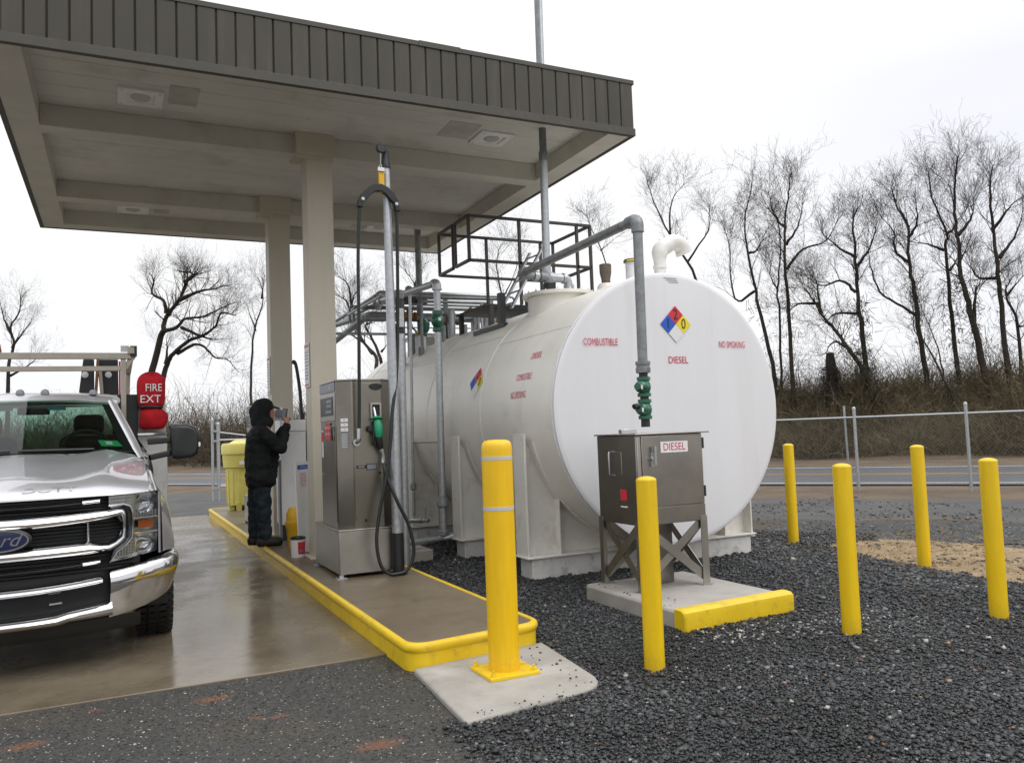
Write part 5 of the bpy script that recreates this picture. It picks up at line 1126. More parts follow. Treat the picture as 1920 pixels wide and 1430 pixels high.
# standpipe with clip left of the near column
pipe('standpipe', 'slim galvanised standpipe seen right of the near column', [(2.62, 11.0, 0), (2.64, 11.0, 2.98), (2.75, 12.0, 3.06)], .026, 'galv', .05)

# ------------------------------------------------------------------ remote fill cabinet
cb = thing('fill_cabinet', 'stainless diesel fill cabinet on X braced legs in front of the tank', 'cabinet', (4.08, 5.80, .125))
X0, X1, Y0, Y1, Z0, Z1 = 3.765, 4.435, 5.50, 6.10, .655, 1.385
MB().box(X0, X1, Y0 + .012, Y1, Z0, Z1).build('body', M['steel3'], cb, bev=.006)
MB().box(X0 - .018, X1 + .06, Y0 - .02, Y1 + .02, Z1 + .001, Z1 + .014).build('lid', M['steel2'], cb, bev=.004)
MB().box(3.96, 4.12, 6.0, 6.05, Z1 + .0145, Z1 + .05).build('hinge_bracket', M['dullchrome'], cb, bev=.003)
dr = MB().box(X0 + .045, X1 - .012, Y0 - .006, Y0 + .011, Z0 + .145, Z1 - .012).build('door', M['steel3'], cb, bev=.004)
MB().box(X0 + .004, X0 + .04, Y0 - .004, Y0 + .011, Z0 + .02, Z1 - .012).build('corner_strip', M['steel2'], cb, bev=.006)
MB().box(X0 + .05, X1 - .004, Y0 + .0, Y0 + .011, Z0 + .005, Z0 + .138).build('lower_panel', M['steel3'], cb, bev=.002)
for z in (1.30, .90): MB().box(X1 - .012, X1 + .006, Y0 - .008, Y0 + .004, z - .045, z + .045).build('hinge', M['blacksteel'], cb)
MB().box(3.885, 3.91, Y0 - .03, Y0 - .006, 1.13, 1.24).box(3.905, 3.925, Y0 - .05, Y0 - .03, 1.14, 1.29).cyl((3.90, Y0 - .006, 1.19), (3.90, Y0 - .04, 1.19), .018, 12).build('latch', M['dullchrome'], dr)
MB().box(3.995, 4.27, Y0 - .010, Y0 - .0068, 1.235, 1.325).build('sign_plate', M['label'], dr)
text('sign_lettering', 'DIESEL', .088, face_y(4.1325, Y0 - .0115, 1.279), M['redtext'], dr, .88)
# side: sight window, pull handle, red indicator
MB().box(X0 - .006, X0 - .001, 5.72, 5.86, 1.06, 1.25).build('sight_panel', M['steel3'], cb, bev=.003)
MB().tube(fillet([(X0, 5.87, 1.25), (X0 - .03, 5.87, 1.25), (X0 - .03, 5.87, 1.05), (X0, 5.87, 1.05)], .015), .008, 8).build('side_handle', M['dullchrome'], cb)
MB().box(X0 - .006, X0 - .001, 5.665, 5.755, .85, .94).build('red_indicator', M['red'], cb, bev=.004)
rect(face_x(X0 - .003, 5.71, .80), .10, .012).build('side_label', M['label'], cb)
for x in (X0 + .03, X1 - .03):
    for y in (Y0 + .03, Y1 - .02):
        sx, sy = (1 if x < 4 else -1), (1 if y < 5.8 else -1)
        MB().box(x - .034, x + .034, min(y - sy * .035, y - sy * .029), max(y - sy * .035, y - sy * .029), .128, Z0 + .04).box(min(x - sx * .036, x - sx * .030), max(x - sx * .036, x - sx * .030), y - .0285, y + .0285, .128, Z0 + .04).box(x - .05, x + .05, y - .05, y + .05, .125, .131).build('leg', M['steel2'], cb)
zt, zb = Z0 - .005, .20
for y in (Y0 + .012, Y1 - .03):
    MB().bar((X0 + .04, y, zt), (X1 - .04, y, zb), .006, .07, (0, 0, 1)).build('brace', M['steel2'], cb); MB().bar((X0 + .04, y + .007, zb), (X1 - .04, y + .007, zt), .006, .07, (0, 0, 1)).build('brace', M['steel2'], cb)
for x in (X0 + .014, X1 - .022):
    MB().bar((x, Y0 + .04, zt), (x, Y1 - .04, zb), .006, .07).build('brace', M['steel2'], cb); MB().bar((x + .007, Y0 + .04, zb), (x + .007, Y1 - .04, zt), .006, .07).build('brace', M['steel2'], cb)
MB().box(4.12, 4.26, 5.75, 5.9, .128, Z0).build('pump_column', M['steel3'], cb)

# ------------------------------------------------------------------ things standing on the island
wc = thing('equipment_cabinet', 'tall white equipment cabinet the man in black leans over', 'cabinet', (2.05, 11.0, .157))
MB().box(1.90, 2.225, 10.86, 11.22, .36, 1.56).build('cabinet_body', M['board'], wc, bev=.006)
MB().box(1.895, 2.23, 10.855, 11.225, 1.565, 1.715).build('cabinet_hood', M['board'], wc, bev=.008)
MB().box(1.92, 2.2, 10.9, 11.2, .157, .36).build('plinth', M['blacksteel'], wc)
MB().box(1.88, 1.90, 10.88, 11.0, .157, 1.2).build('cable_duct', M['greyink'], wc)
g_ = MB().lathe([(.0, 0), (.085, 0), (.09, -.02), (.075, -.03), (0, -.03)], (1.885, 10.88, 1.80), (0, 1, 0), n=24, cap=False).build('gauge', M['label'], wc)
MB().lathe([(.06, 0), (.055, .006), (0, .008)], (1.885, 10.848, 1.80), (0, -1, 0), n=20, cap=False).build('gauge_face', M['greyink'], g_)
MB().tube(smooth_path([(2.22, 11.05, 1.70), (2.2, 11.05, 2.1), (2.16, 11.05, 2.42), (2.13, 11.05, 2.5), (2.11, 11.05, 2.47)], 5), .022, 10).build('cabinet_hose', M['rubber'], wc)
MB().cyl((2.235, 11.1, 1.7), (2.235, 11.1, 1.8), .03, 10).build('hose_plug', M['black'], wc)

bd = thing('sign_board', 'white display board leaning against the near column', 'board', (1.93, 9.6, .157))
def bdp(u, v): return (1.80 + u * .9 + .05 * (1 - v) , 9.35 + .40 * (u) + .0, .160 + v * 1.04)
mb = MB(); q = [(0, 0), (.33, 0), (.33, 1), (0, 1)]
P0 = [Vector((1.815 + (.0 if v else .03), 9.48 + u * .55, .159 + v * 1.04)) + Vector((u * .55, 0, 0)) for u, v in q]
fn = Vector((.55, .55, 0)).normalized().cross(Vector((0, 0, 1)))
mb.add(P0 + [p - fn * .012 for p in P0], [(0, 1, 2, 3), (7, 6, 5, 4), (0, 4, 5, 1), (1, 5, 6, 2), (2, 6, 7, 3), (3, 7, 4, 0)]); mb.build('panel', M['board'], bd)
# flat front: face towards the camera side
def bf(u0, z0, off=.003):
    d = Vector((.55, .55, 0)).normalized(); o = Vector((1.83, 9.48, 0))
    return lambda u, v: tuple(o + d * (u0 + u) + fn * off + Vector((-.015 * (z0 + v - .159), 0, z0 + v)))
rect(bf(.15, 1.135), .22, .05).build('blue_header', M['blue'], bd); text('header_print', 'Fuel Focus', .038, bf(.15, 1.135, .005), M['label'], bd, .9, .2)
for k in range(6): text('print_line', ('IMPORTANT', 'SWIPE CARD', 'ENTER MILES', 'LIFT NOZZLE', 'SELECT FUEL', 'REPLACE')[k], .024, bf(.15, 1.06 - k * .028, .005), M['redtext'], bd, .9)
rect(bf(.15, .86), .10, .07).build('sticker', M['dullchrome'], bd)
MB().add([bf(.24 + a * .03, .21 + b * .09, .004)(0, 0) for a, b in ((-1, -.6), (1, -.6), (.7, .1), (.5, .9), (-.2, .6), (-.6, 0))], [(0, 1, 2, 3, 4, 5)]).build('silhouette_mark', M['ink'], bd)

bu = thing('paint_bucket', 'small red and white bucket with a black rim beside the board', 'bucket', (1.79, 9.28, .157))
MB().lathe([(.0, 0), (.072, 0), (.08, .205), (.074, .205), (.068, .02), (0, .018)], (1.79, 9.28, .157), n=28, cap=False).build('pail', M['label'], bu)
rows = [[(1.79 + (.0735 + .008 * z / .2) * math.cos(a), 9.28 + (.0735 + .008 * z / .2) * math.sin(a), .157 + z) for a in np.linspace(R(-100), R(40), 14)] for z in (.035, .17)]
MB().grid(rows).build('red_label', M['red'], bu, fix=False)
rows = [[(1.79 + (.0745 + .008 * z / .2) * math.cos(a), 9.28 + (.0745 + .008 * z / .2) * math.sin(a), .157 + z) for a in np.linspace(R(-88), R(-48), 5)] for z in (.06, .085)]
MB().grid(rows).build('label_mark', M['greyink'], bu, fix=False)
MB().lathe([(.079, 0), (.086, .004), (.086, .022), (.078, .026), (.07, .02)], (1.79, 9.28, .352), n=28, cap=False).build('rim', M['black'], bu)

yb = thing('yellow_bin', 'narrow yellow bin squeezed between the white cabinet and the board', 'bin', (1.93, 10.25, .157))
MB().lathe([(0, 0), (.07, 0), (.09, .22), (.10, .24), (.10, .30), (.09, .31), (.085, .40), (.05, .47), (0, .48)], (1.93, 10.25, .157), n=20, cap=False).build('bin_body', M['bin'], yb)

dm = thing('overpack_drum', 'tall pale yellow plastic drum with screw lid at the far island end', 'drum', (2.12, 16.5, .157))
c = (2.12, 16.5, .157)
MB().lathe([(0, .10), (.24, .10), (.265, .80), (.31, .82), (.325, 1.0), (.325, 1.12), (0, 1.12)], c, n=32, cap=False).build('drum_body', M['drum'], dm)
MB().lathe([(.33, 1.06), (.345, 1.07), (.345, 1.235), (.32, 1.27), (.2, 1.28), (.16, 1.30), (.1, 1.335), (0, 1.34)], c, n=32, cap=False).build('lid', M['drum'], dm)
for k in range(6):
    a = k * math.pi / 3 + .2; MB().bar((c[0] + .17 * math.cos(a), c[1] + .17 * math.sin(a), .158), (c[0] + .2 * math.cos(a), c[1] + .2 * math.sin(a), .32), .12, .09).build('foot', M['drum'], dm)
for k in range(14):
    a = k * 2 * math.pi / 14; MB().bar((c[0] + .246 * math.cos(a), c[1] + .246 * math.sin(a), .28), (c[0] + .264 * math.cos(a), c[1] + .264 * math.sin(a), .92), .022, .022).build('rib', M['drum'], dm, bev=.006)
rect(lambda u, v: (c[0] + .02 + u, c[1] - .322, 1.06 + v), .16, .07).build('drum_label', M['label'], dm)

# notices strapped to the columns
def notice(y, label, z0, z1):
    t = thing('column_notice', label, 'notice', (1.905, y, (z0 + z1) / 2), 'paper notices on the columns')
    MB().box(1.900, 1.908, y - .11, y + .11, z0, z1).build('sheet', M['label'], t)
    for k in range(9): rect(face_x(1.8985, y, z1 - .10 - k * (z1 - z0 - .16) / 9), .17 - .05 * (k % 3 == 2), .014).build('print_line', M['greyink'], t)
    MB().box(1.8975, 1.8995, y - .10, y + .10, z1 - .045, z1 - .02).build('red_heading', M['red'], t); MB().box(1.8975, 1.8995, y - .10, y + .10, z0 + .02, z0 + .035).build('red_footer', M['red'], t)
notice(9.14, 'tall red and white notice on the side of the near column', 2.03, 2.52)
notice(11.70, 'pale notice on the side of the far column', 2.1, 2.62)
for z in (1.25, 1.36): MB()

# ------------------------------------------------------------------ the man
FX, FY, FZ = 1.64, 10.58, .157
def pz(x, y, z): return (FX + x, FY + y, FZ + z)
man = thing('person', 'man in black hooded jacket and dark jeans holding a phone over the white cabinet', 'person', (FX, FY, FZ))
ft = .0
body = blob('body', [
    (pz(-.02, -.11, .10), pz(-.03, -.10, .50), .045, .055), (pz(-.03, -.10, .50), pz(-.05, -.09, .90), .06, .08),
    (pz(-.10, .11, .10), pz(-.09, .10, .50), .045, .055), (pz(-.09, .10, .50), pz(-.05, .09, .90), .06, .08),
    (pz(-.02, -.11, .05), pz(.16, -.13, .04), .04, .035), (pz(-.10, .11, .05), pz(.08, .12, .04), .04, .035),
    (pz(-.05, 0, .92), pz(-.02, 0, 1.30), .14, .15), (pz(-.02, -.09, 1.40), pz(-.02, .09, 1.40), .11, .11), (pz(0, 0, 1.42), pz(.03, 0, 1.62), .065, .06),
    (pz(-.03, -.19, 1.42), pz(.18, -.22, 1.23), .05, .042), (pz(.18, -.22, 1.23), pz(.265, -.15, 1.48), .04, .03),
    (pz(-.03, .19, 1.42), pz(.18, .20, 1.25), .05, .042), (pz(.18, .20, 1.25), pz(.28, .06, 1.46), .04, .03),
    (pz(.03, 0, 1.63), pz(.045, 0, 1.70), .085, .095), (pz(.09, 0, 1.60), pz(.10, 0, 1.57), .05, .04), (pz(.125, 0, 1.665), pz(.145, 0, 1.635), .012, .016),
    # right hand: palm, four curled fingers and the thumb round the phone
    (pz(.265, -.15, 1.49), pz(.27, -.135, 1.555), .03, .034),
    (pz(.275, -.125, 1.575), pz(.258, -.095, 1.60), .0115, .010), (pz(.258, -.095, 1.60), pz(.232, -.105, 1.605), .010, .0085),
    (pz(.285, -.125, 1.555), pz(.268, -.09, 1.578), .0115, .010), (pz(.268, -.09, 1.578), pz(.238, -.10, 1.582), .010, .0085),
    (pz(.287, -.13, 1.535), pz(.272, -.094, 1.556), .0115, .010), (pz(.272, -.094, 1.556), pz(.243, -.104, 1.56), .010, .0085),
    (pz(.285, -.135, 1.517), pz(.272, -.102, 1.532), .010, .009), (pz(.272, -.102, 1.532), pz(.249, -.11, 1.536), .009, .008),
    (pz(.255, -.155, 1.53), pz(.235, -.155, 1.57), .014, .011), (pz(.235, -.155, 1.57), pz(.222, -.135, 1.61), .011, .009),
    # left hand resting on the cabinet hood
    (pz(.28, .06, 1.47), pz(.30, .04, 1.53), .03, .033), (pz(.30, .03, 1.55), pz(.31, -.01, 1.575), .011, .009), (pz(.315, .035, 1.555), pz(.33, 0, 1.58), .011, .009), (pz(.325, .045, 1.55), pz(.345, .015, 1.575), .011, .009), (pz(.33, .06, 1.54), pz(.352, .035, 1.56), .010, .008), (pz(.285, .02, 1.53), pz(.285, -.01, 1.56), .012, .010),
], M['skin'], man, .008, 3)
tro = [(pz(-.02, -.11, .13), pz(-.03, -.105, .50), .085, .098), (pz(-.03, -.105, .50), pz(-.06, -.085, .86), .102, .118),
       (pz(-.10, .11, .13), pz(-.09, .105, .50), .085, .098), (pz(-.09, .105, .50), pz(-.06, .085, .86), .102, .118), (pz(-.07, -.05, .88), pz(-.07, .05, .88), .115, .115)]
tro += [(pz(.0, -.11, .17 + .05 * k), pz(.03, -.12, .16 + .05 * k), .055, .03) for k in range(3)] + [(pz(-.09, -.11, .22 + .06 * k), pz(-.07, -.12, .20 + .06 * k), .03, .03) for k in range(2)]
blob('jeans', tro, M['jeans'], man, .010, 3, fold=.014)
jk = [(pz(-.05, -.07, .83), pz(-.05, .07, .83), .172, .172), (pz(-.05, -.03, .86), pz(-.03, -.03, 1.30), .175, .185), (pz(-.05, .04, .86), pz(-.03, .04, 1.30), .175, .185), (pz(.0, 0, .84), pz(.04, 0, 1.2), .16, .165),
      (pz(-.05, -.14, 1.37), pz(-.05, .14, 1.37), .125, .125), (pz(-.03, -.05, 1.42), pz(0, .05, 1.45), .11, .10),
      (pz(-.04, -.19, 1.39), pz(.17, -.235, 1.20), .095, .08), (pz(.17, -.235, 1.20), pz(.25, -.165, 1.43), .078, .056), (pz(.25, -.165, 1.43), pz(.262, -.152, 1.475), .058, .05),
      (pz(-.04, .19, 1.39), pz(.17, .21, 1.22), .095, .08), (pz(.17, .21, 1.22), pz(.265, .075, 1.43), .078, .056),
      (pz(.09, -.16, 1.28), pz(.13, -.12, 1.15), .05, .05), (pz(-.15, -.05, .80), pz(-.15, .05, .80), .07, .07), (pz(.06, -.1, .79), pz(.1, .05, .79), .07, .06)]
blob('jacket', jk, M['jacket'], man, .011, 3, fold=.016)
blob('hood', [(pz(-.015, 0, 1.70), pz(.02, 0, 1.72), .128, .118), (pz(-.04, 0, 1.55), pz(-.02, 0, 1.66), .115, .125), (pz(.0, -.06, 1.50), pz(.0, .06, 1.50), .10, .10), (pz(-.11, 0, 1.60), pz(-.12, 0, 1.68), .05, .05), (pz(.05, -.05, 1.53), pz(.06, .05, 1.53), .075, .075), (pz(.035, -.075, 1.62), pz(.02, -.08, 1.72), .045, .04), (pz(.035, .075, 1.62), pz(.02, .08, 1.72), .045, .04)], M['jacket'], man, .010, 3)
blob('cap', [(pz(.10, -.05, 1.725), pz(.10, .05, 1.725), .035, .035), (pz(.12, -.05, 1.722), pz(.195, -.03, 1.70), .013, .010), (pz(.12, .05, 1.722), pz(.195, .03, 1.70), .013, .010), (pz(.12, 0, 1.726), pz(.205, 0, 1.702), .014, .011), (pz(.12, -.025, 1.724), pz(.203, -.015, 1.702), .014, .011), (pz(.12, .025, 1.724), pz(.203, .015, 1.702), .014, .011)], M['black'], man, .008, 2)
for s, x, y in ((0, -.02, -.115), (1, -.10, .115)):
    blob('boot', [(pz(x - .04, y, .06), pz(x + .16, y - .02 + .03 * s, .052), .062, .056), (pz(x, y, .06), pz(x - .0, y, .19), .066, .072), (pz(x - .07, y, .025), pz(x + .18, y - .02 + .03 * s, .025), .026, .026), (pz(x - .05, y + .02, .022), pz(x + .16, y + .02, .022), .024, .024)], M['boot'], man, .010, 2)
phn = thing('phone', 'black phone held upright in the hand of the man in black', 'phone', pz(.245, -.115, 1.55))
MB().bar(pz(.236, -.118, 1.545), pz(.258, -.118, 1.69), .072, .011, (.75, .66, 0)).build('case', M['black'], phn, bev=.003)
MB().bar(pz(.2285, -.118, 1.555), pz(.250, -.118, 1.682), .064, .002, (.75, .66, 0)).build('screen', M['greyink'], phn)

# ------------------------------------------------------------------ the pickup service truck (built at the origin, then put in its lane)
TK = thing('service_truck', 'silver utility service truck with chrome grille and ladder rack', 'truck')
def yf(x): return .25 * (min(abs(x), 1.0) / .94) ** 2.5
def ribbon(path, hw, off, depth=.05, crown=.35, closed=False, mirror=False, n=1):
    """rounded bar following a path in the truck's curved front: path of (x, z), half widths hw"""
    P = [Vector((x, z)) for x, z in path]; k = len(P); rows = []
    hw = hw if isinstance(hw, (list, tuple)) else [hw] * k
    for i in range(k):
        a = P[(i - 1) % k] if closed or i else P[i]; b = P[(i + 1) % k] if closed or i < k - 1 else P[i]
        t = (b - a).normalized(); nrm = Vector((-t.y, t.x)); r = []
        if not closed and i in (0, k - 1): m_ = 1
        else:
            t1 = (P[i] - P[(i - 1) % k]).normalized(); m_ = 1 / max(.6, abs(nrm.dot(Vector((-t1.y, t1.x)))))
        for s, d in ((-1, depth), (-1, .012), (-.86, .003), (-.45, -crown * .02), (.0, -crown * .03), (.45, -crown * .02), (.86, .003), (1, .012), (1, depth)):
            q = P[i] + nrm * s * hw[i] * m_; r.append((q.x, yf(q.x) + off + d, q.y))
        rows.append(r)
    if closed: rows.append(rows[0])
    mb = MB(); mb.grid(rows)
    if not closed: mb.add(rows[0], [tuple(range(9))]).add(rows[-1], [tuple(range(9))])
    return mb.mirror() if mirror else mb
def xs(a, b, n): return [a + (b - a) * i / n for i in range(n + 1)]
# grille: dark curved backing, slats, big chrome double bar with C shaped ends, badge
mb = MB(); mb.grid([[(x, yf(x) + .07, z) for z in (.60, .8, 1.0, 1.14)] for x in xs(-.80, .80, 16)]); GR = mb.build('grille', M['black'], TK)
mb = MB()
for z in np.arange(.63, 1.12, .022): mb.grid([[(x, yf(x) + .052, z - .004), (x, yf(x) + .045, z), (x, yf(x) + .052, z + .004)][::1] and [(x, yf(x) + .056, z - .004), (x, yf(x) + .046, z), (x, yf(x) + .056, z + .004)] for x in xs(-.76, .76, 12)])
stuff(mb.build('mesh_bars', M['blacksteel'], GR, fix=False))
for z0, z1, w in ((1.076, 1.09, .013), (.677, .694, .013)):
    ribbon([(x, z0 + (z1 - z0) * (abs(x) / .56) ** 2) for x in xs(-.56, .56, 14)], w, .012, .04).build('slat', M['black'], GR)
    for dz in (-.013, .013): ribbon([(x, z0 + dz + (z1 - z0) * (abs(x) / .56) ** 2) for x in xs(-.46, .46, 12)], .0045, .004, .02).build('slat_trim', M['chrome'], GR)
    for s in (-1, 1): ribbon([(s * .46, z0 + (z1 - z0) * .67), (s * .51, z0 + (z1 - z0) * .83), (s * .56, z1)], .0165, .004, .03).build('slat_tip', M['dullchrome'], GR)
rp, rw = [], []
for x in xs(0, .60, 8): rp.append((x, .974 + .022 * (x / .6) ** 2)); rw.append(.041 - .006 * (x / .6))
rp += [(.66, 1.005), (.690, 1.008), (.704, .985)]; rw += [.033, .028, .022]
rp += [(.707, .93), (.705, .87), (.698, .84)]; rw += [.019, .019, .020]
rp += [(.66, .805), (.615, .783), (.56, .782)]; rw += [.022, .026, .030]
for x in xs(.50, 0, 7): rp.append((x, .782 + .005 * (x / .5))); rw.append(.040)
ribbon(rp, rw, -.012, .07, .9, mirror=True).build('chrome_surround', M['chrome'], GR, ang=50)
for s in (-1, 1):
    ribbon([(s * .49, .955), (s * .49, .82)], .012, .03, .04).build('surround_fin', M['dullchrome'], GR)
    mb = MB(); mb.grid([[(s * x, yf(x) - .018, z) for z in (.965, .985)] for x in (.245, .275, .305, .325)]); 
    ribbon([(s * .238, .978), (s * .326, .982)], .0135, -.022, .02).build('marker_bezel', M['black'], GR); ribbon([(s * .246, .9785), (s * .318, .9815)], .0075, -.028, .02).build('marker_lamp', M['label'], GR)
def ell(a, b, y, n=48): return [(a * math.cos(2 * math.pi * k / n), y, .884 + b * math.sin(2 * math.pi * k / n)) for k in range(n)]
BD = MB().grid([ell(.182, .080, .02), ell(.182, .080, -.024), ell(.166, .069, -.03)], True).build('badge', M['black'], GR)
MB().grid([ell(.168, .071, -.024), ell(.166, .069, -.038), ell(.156, .060, -.038), ell(.155, .059, -.03)], True).build('badge_rim', M['chrome'], GR)
e = ell(.157, .061, -.031); MB().add(e + [(0, -.035, .884)], [(i, (i + 1) % 48, 48) for i in range(48)]).build('badge_field', M['badge'], GR)
text('badge_script', 'Ford', .115, face_y(-.004, -.0375, .886), M['chrome'], GR, 1.02, .45)
# hood
def hz(x, y):
    v = y - yf(x); k = max(0, min(1, v / 1.42)); ax = abs(x)
    z = 1.135 + .068 * (1 - math.exp(-max(v, 0) / .055)) + .205 * k ** .9
    z -= .030 * (ax / .86) ** 4 + .018 * max(0, (ax - .62) / .24) * k
    z += .020 * math.exp(-((ax - .58) / .10) ** 2) * min(1, v / .25) - .012 * math.exp(-((ax - .30) / .16) ** 2) * min(1, v / .3)
    return z
X = [i * .86 / 22 for i in range(-22, 23)]
rows = []
for v in (0, .006, .016, .03, .05, .08, .12, .18, .27, .4, .55, .7, .85, 1.0, 1.15, 1.28, 1.38, 1.44): rows.append([(x, yf(x) + v + (.03 * (1 - abs(x)) * (v / 1.44)), hz(x, yf(x) + v)) for x in X])
rows = [[(x, yf(x) + .03, 1.118) for x in X]] + [[(x, yf(x) - .002, 1.122) for x in X]] + rows
MB().grid(rows).build('hood', M['silver'], TK, ang=60)
for wd, x0 in (('SUPER', -.26), ('DUTY', .27)): text('hood_lettering', wd, .062, lambda u, v: (x0 + u, yf(x0 + u) + .016 + (v + .03) * .9, hz(x0 + u, yf(x0 + u) + .016 + (v + .03) * .9) + .004), M['silverdark'], TK, 1.9)
# fenders with wheel arch
WY, WZ, WR = 1.07, .40, .40
for s in (-1, 1):
    rows = []
    for y in [.25, .28, .33, .40, .48] + list(np.linspace(.56, 1.58, 22)) + [1.64, 1.72]:
        k = (y - .25) / 1.45; zt = 1.118 + .155 * min(1, max(0, k)) ** .8
        arch = math.sqrt(max(0, .50 ** 2 - (y - WY) ** 2)); zb = max(.66 if y < .6 else .50, WZ + arch) if abs(y - WY) < .50 else (.70 if y < WY else .46)
        q_ = min(1, max(0, (y - .27) / .22)); w = .945 + .088 * q_ * q_ * (3 - 2 * q_) * (1 if y < 1.45 else max(0, 1 - (y - 1.45) / .3))
        sec = [(.862, zt + .012), (.885, zt + .010), (.912, zt - .012), (.930, zt - .05)]
        for f_ in (0, .15, .4, .7, .92, 1): z = (zt - .10) + (zb - zt + .10) * f_; sec.append((.938 + (w - .938) * math.sin(min(1, f_ * 1.1) * 1.57), z))
        sec.append((w - .03, zb + .004))
        rows.append([(s * x, y, z) for x, z in sec])
    fe = MB().grid(rows).build('fender', M['silver'], TK, ang=50)
    # corner filler beside the headlight
    MB().grid([[(s * x, yf(x) + d, z) for z in (.70, .85, 1.0, 1.118)] for x, d in ((.918, .0), (.93, .004), (.938, .03), (.94, .10))]).build('fender_nose', M['silver'], fe)
    MB().grid([[(s * x, WY - .505 * math.cos(a), WZ + .505 * math.sin(a)) for a in np.linspace(R(-12), R(190), 24)] for x in (.60, .99)]).build('wheel_well', M['black'], fe)
    # headlights: a C shaped lamp
    def hp_(x, z, o=0): return (s * x, yf(x) + o, z)
    C_ = [(.612, 1.118), (.77, 1.124), (.918, 1.130), (.916, .95), (.905, .72), (.75, .70), (.617, .684), (.66, .75), (.72, .79), (.752, .83), (.757, .92), (.755, 1.0), (.738, 1.04), (.70, 1.056), (.612, 1.054)]
    mb = MB(); n_ = len(C_); mb.add([hp_(x, z, -.012) for x, z in C_] + [hp_(x, z, .06) for x, z in C_], [(i, (i + 1) % n_, n_ + (i + 1) % n_, n_ + i) for i in range(n_)])
    hl = mb.build('headlight', M['dullchrome'], TK)
    bmq = bmesh.new(); vs_ = [bmq.verts.new(hp_(x, z, .048)) for x, z in C_]; fc_ = bmq.faces.new(vs_); bmesh.ops.triangulate(bmq, faces=[fc_]); me_ = bpy.data.meshes.new('reflector'); bmq.to_mesh(me_); bmq.free(); me_.materials.append(M['dullchrome']); q_ = bpy.data.objects.new('reflector', me_); COL.objects.link(q_); q_.parent = hl
    bmq = bmesh.new(); vs_ = [bmq.verts.new(hp_(x, z, -.008)) for x, z in C_]; fc_ = bmq.faces.new(vs_); bmesh.ops.triangulate(bmq, faces=[fc_]); me_ = bpy.data.meshes.new('lens'); bmq.to_mesh(me_); bmq.free(); me_.materials.append(M['lens']); q_ = bpy.data.objects.new('lens', me_); COL.objects.link(q_); q_.parent = hl
    def seg(nm, mat, x0, x1, z0, z1, o): MB().grid([[hp_(x, z, o) for z in (z0, z1)] for x in xs(x0, x1, 4)]).build(nm, mat, hl)
    seg('amber_reflector', M['amber'], .79, .885, .884, .936, .022)
    MB().grid([[hp_(x, z, o) for z, o in ((.850, .0), (.851, -.014), (.862, -.016), (.864, .0))] for x in xs(.757, .914, 6)]).build('chrome_strip', M['chrome'], hl)
    MB().grid([[hp_(x, z, o) for z, o in ((.950, .0), (.951, -.012), (.958, -.012), (.960, .0))] for x in xs(.757, .916, 6)]).build('chrome_strip', M['chrome'], hl)
    for z in (1.045, .775):
        MB().lathe([(.062, -.02), (.055, .0), (.03, .03), (.018, .034), (.0, .034)], hp_(.835, z, .02), (s * .35, 1, 0), n=24, cap=False).build('lamp_bowl', M['chrome'], hl)
        MB().grid([[hp_(x, zz, .0) for zz in (z + .006, z + .014)] for x in (.815, .86)]).build('bulb_shield', M['label'], hl)
    for x in np.linspace(.64, .745, 7): MB().bar(hp_(x, .70 + .0 * x, .02), hp_(x, .725 + max(0, (x - .62)) * .55, .02), .004, .01).build('reflector_rib', M['chrome'], hl)
    for x in np.linspace(.77, .90, 8): MB().bar(hp_(x, .965, .03), hp_(x, 1.0, .03), .004, .008).build('reflector_rib', M['chrome'], hl)
    rp_ = [(.612, 1.054), (.70, 1.056), (.738, 1.04), (.755, 1.0), (.757, .92), (.752, .83), (.72, .79), (.66, .75), (.617, .684)]
    ribbon([(s * x, z) for x, z in rp_], .007, -.02, .03).build('lamp_edge', M['dullchrome'], hl)
# bumper
bp = ribbon([(x, .550 + .027 * (abs(x) / .57) ** 2) for x in xs(-.575, .575, 16)], [.032 - .003 * abs(x) / .57 for x in xs(-.575, .575, 16)], -.035, .07, 1.2).build('bumper', M['chrome'], TK, ang=60)
lp = [(x, .356 + .017 * (abs(x) / .615) ** 2 + (.012 if abs(x) > .36 else 0)) for x in xs(-.63, .63, 20)]
ribbon(lp, [.034 + .010 * (abs(x) / .63) ** 3 for x, _ in lp], -.03, .07, 1.0).build('bumper_lip', M['chrome'], bp, ang=60)
for s in (-1, 1):
    pth = [(.612, .095), (.66, .105), (.74, .135), (.84, .185), (.92, .235), (.972, .285), (1.003, .345), (1.014, .43), (1.012, .60)]
    zt = [.630, .636, .645, .660, .674, .686, .692, .692, .688]; zb = [.322, .328, .340, .362, .388, .412, .432, .452, .47]
    nrm = []
    for i in range(9):
        a = Vector(pth[max(0, i - 1)]); b = Vector(pth[min(8, i + 1)]); t = (b - a).normalized(); nrm.append(Vector((t.y, -t.x)))
    rows = []
    for i, (x, y) in enumerate(pth):
        r = [(s * (x - nrm[i].x * .04), y - nrm[i].y * .04, zt[i] - .006)]
        for f_, o in ((0, -.006), (.02, .012), (.08, .034), (.2, .046), (.35, .045), (.5, .034), (.65, .024), (.8, .012), (.93, -.002), (1, -.014)):
            r.append((s * (x + nrm[i].x * o), y + nrm[i].y * o, zt[i] + (zb[i] - zt[i]) * f_))
        r.append((s * (x - nrm[i].x * .05), y - nrm[i].y * .05, zb[i] + .01)); rows.append(r)
    MB().grid(rows).add([(a, b + .07, c) for a, b, c in rows[0]] + rows[0], [(i, i + 1, 13 + i, 12 + i) for i in range(11)]).build('bumper_end', M['chrome'], bp, ang=60)
    ribbon([(s * .27, .455), (s * .34, .457)], .006, .03, .02).build('plate_lamp', M['label'], bp)
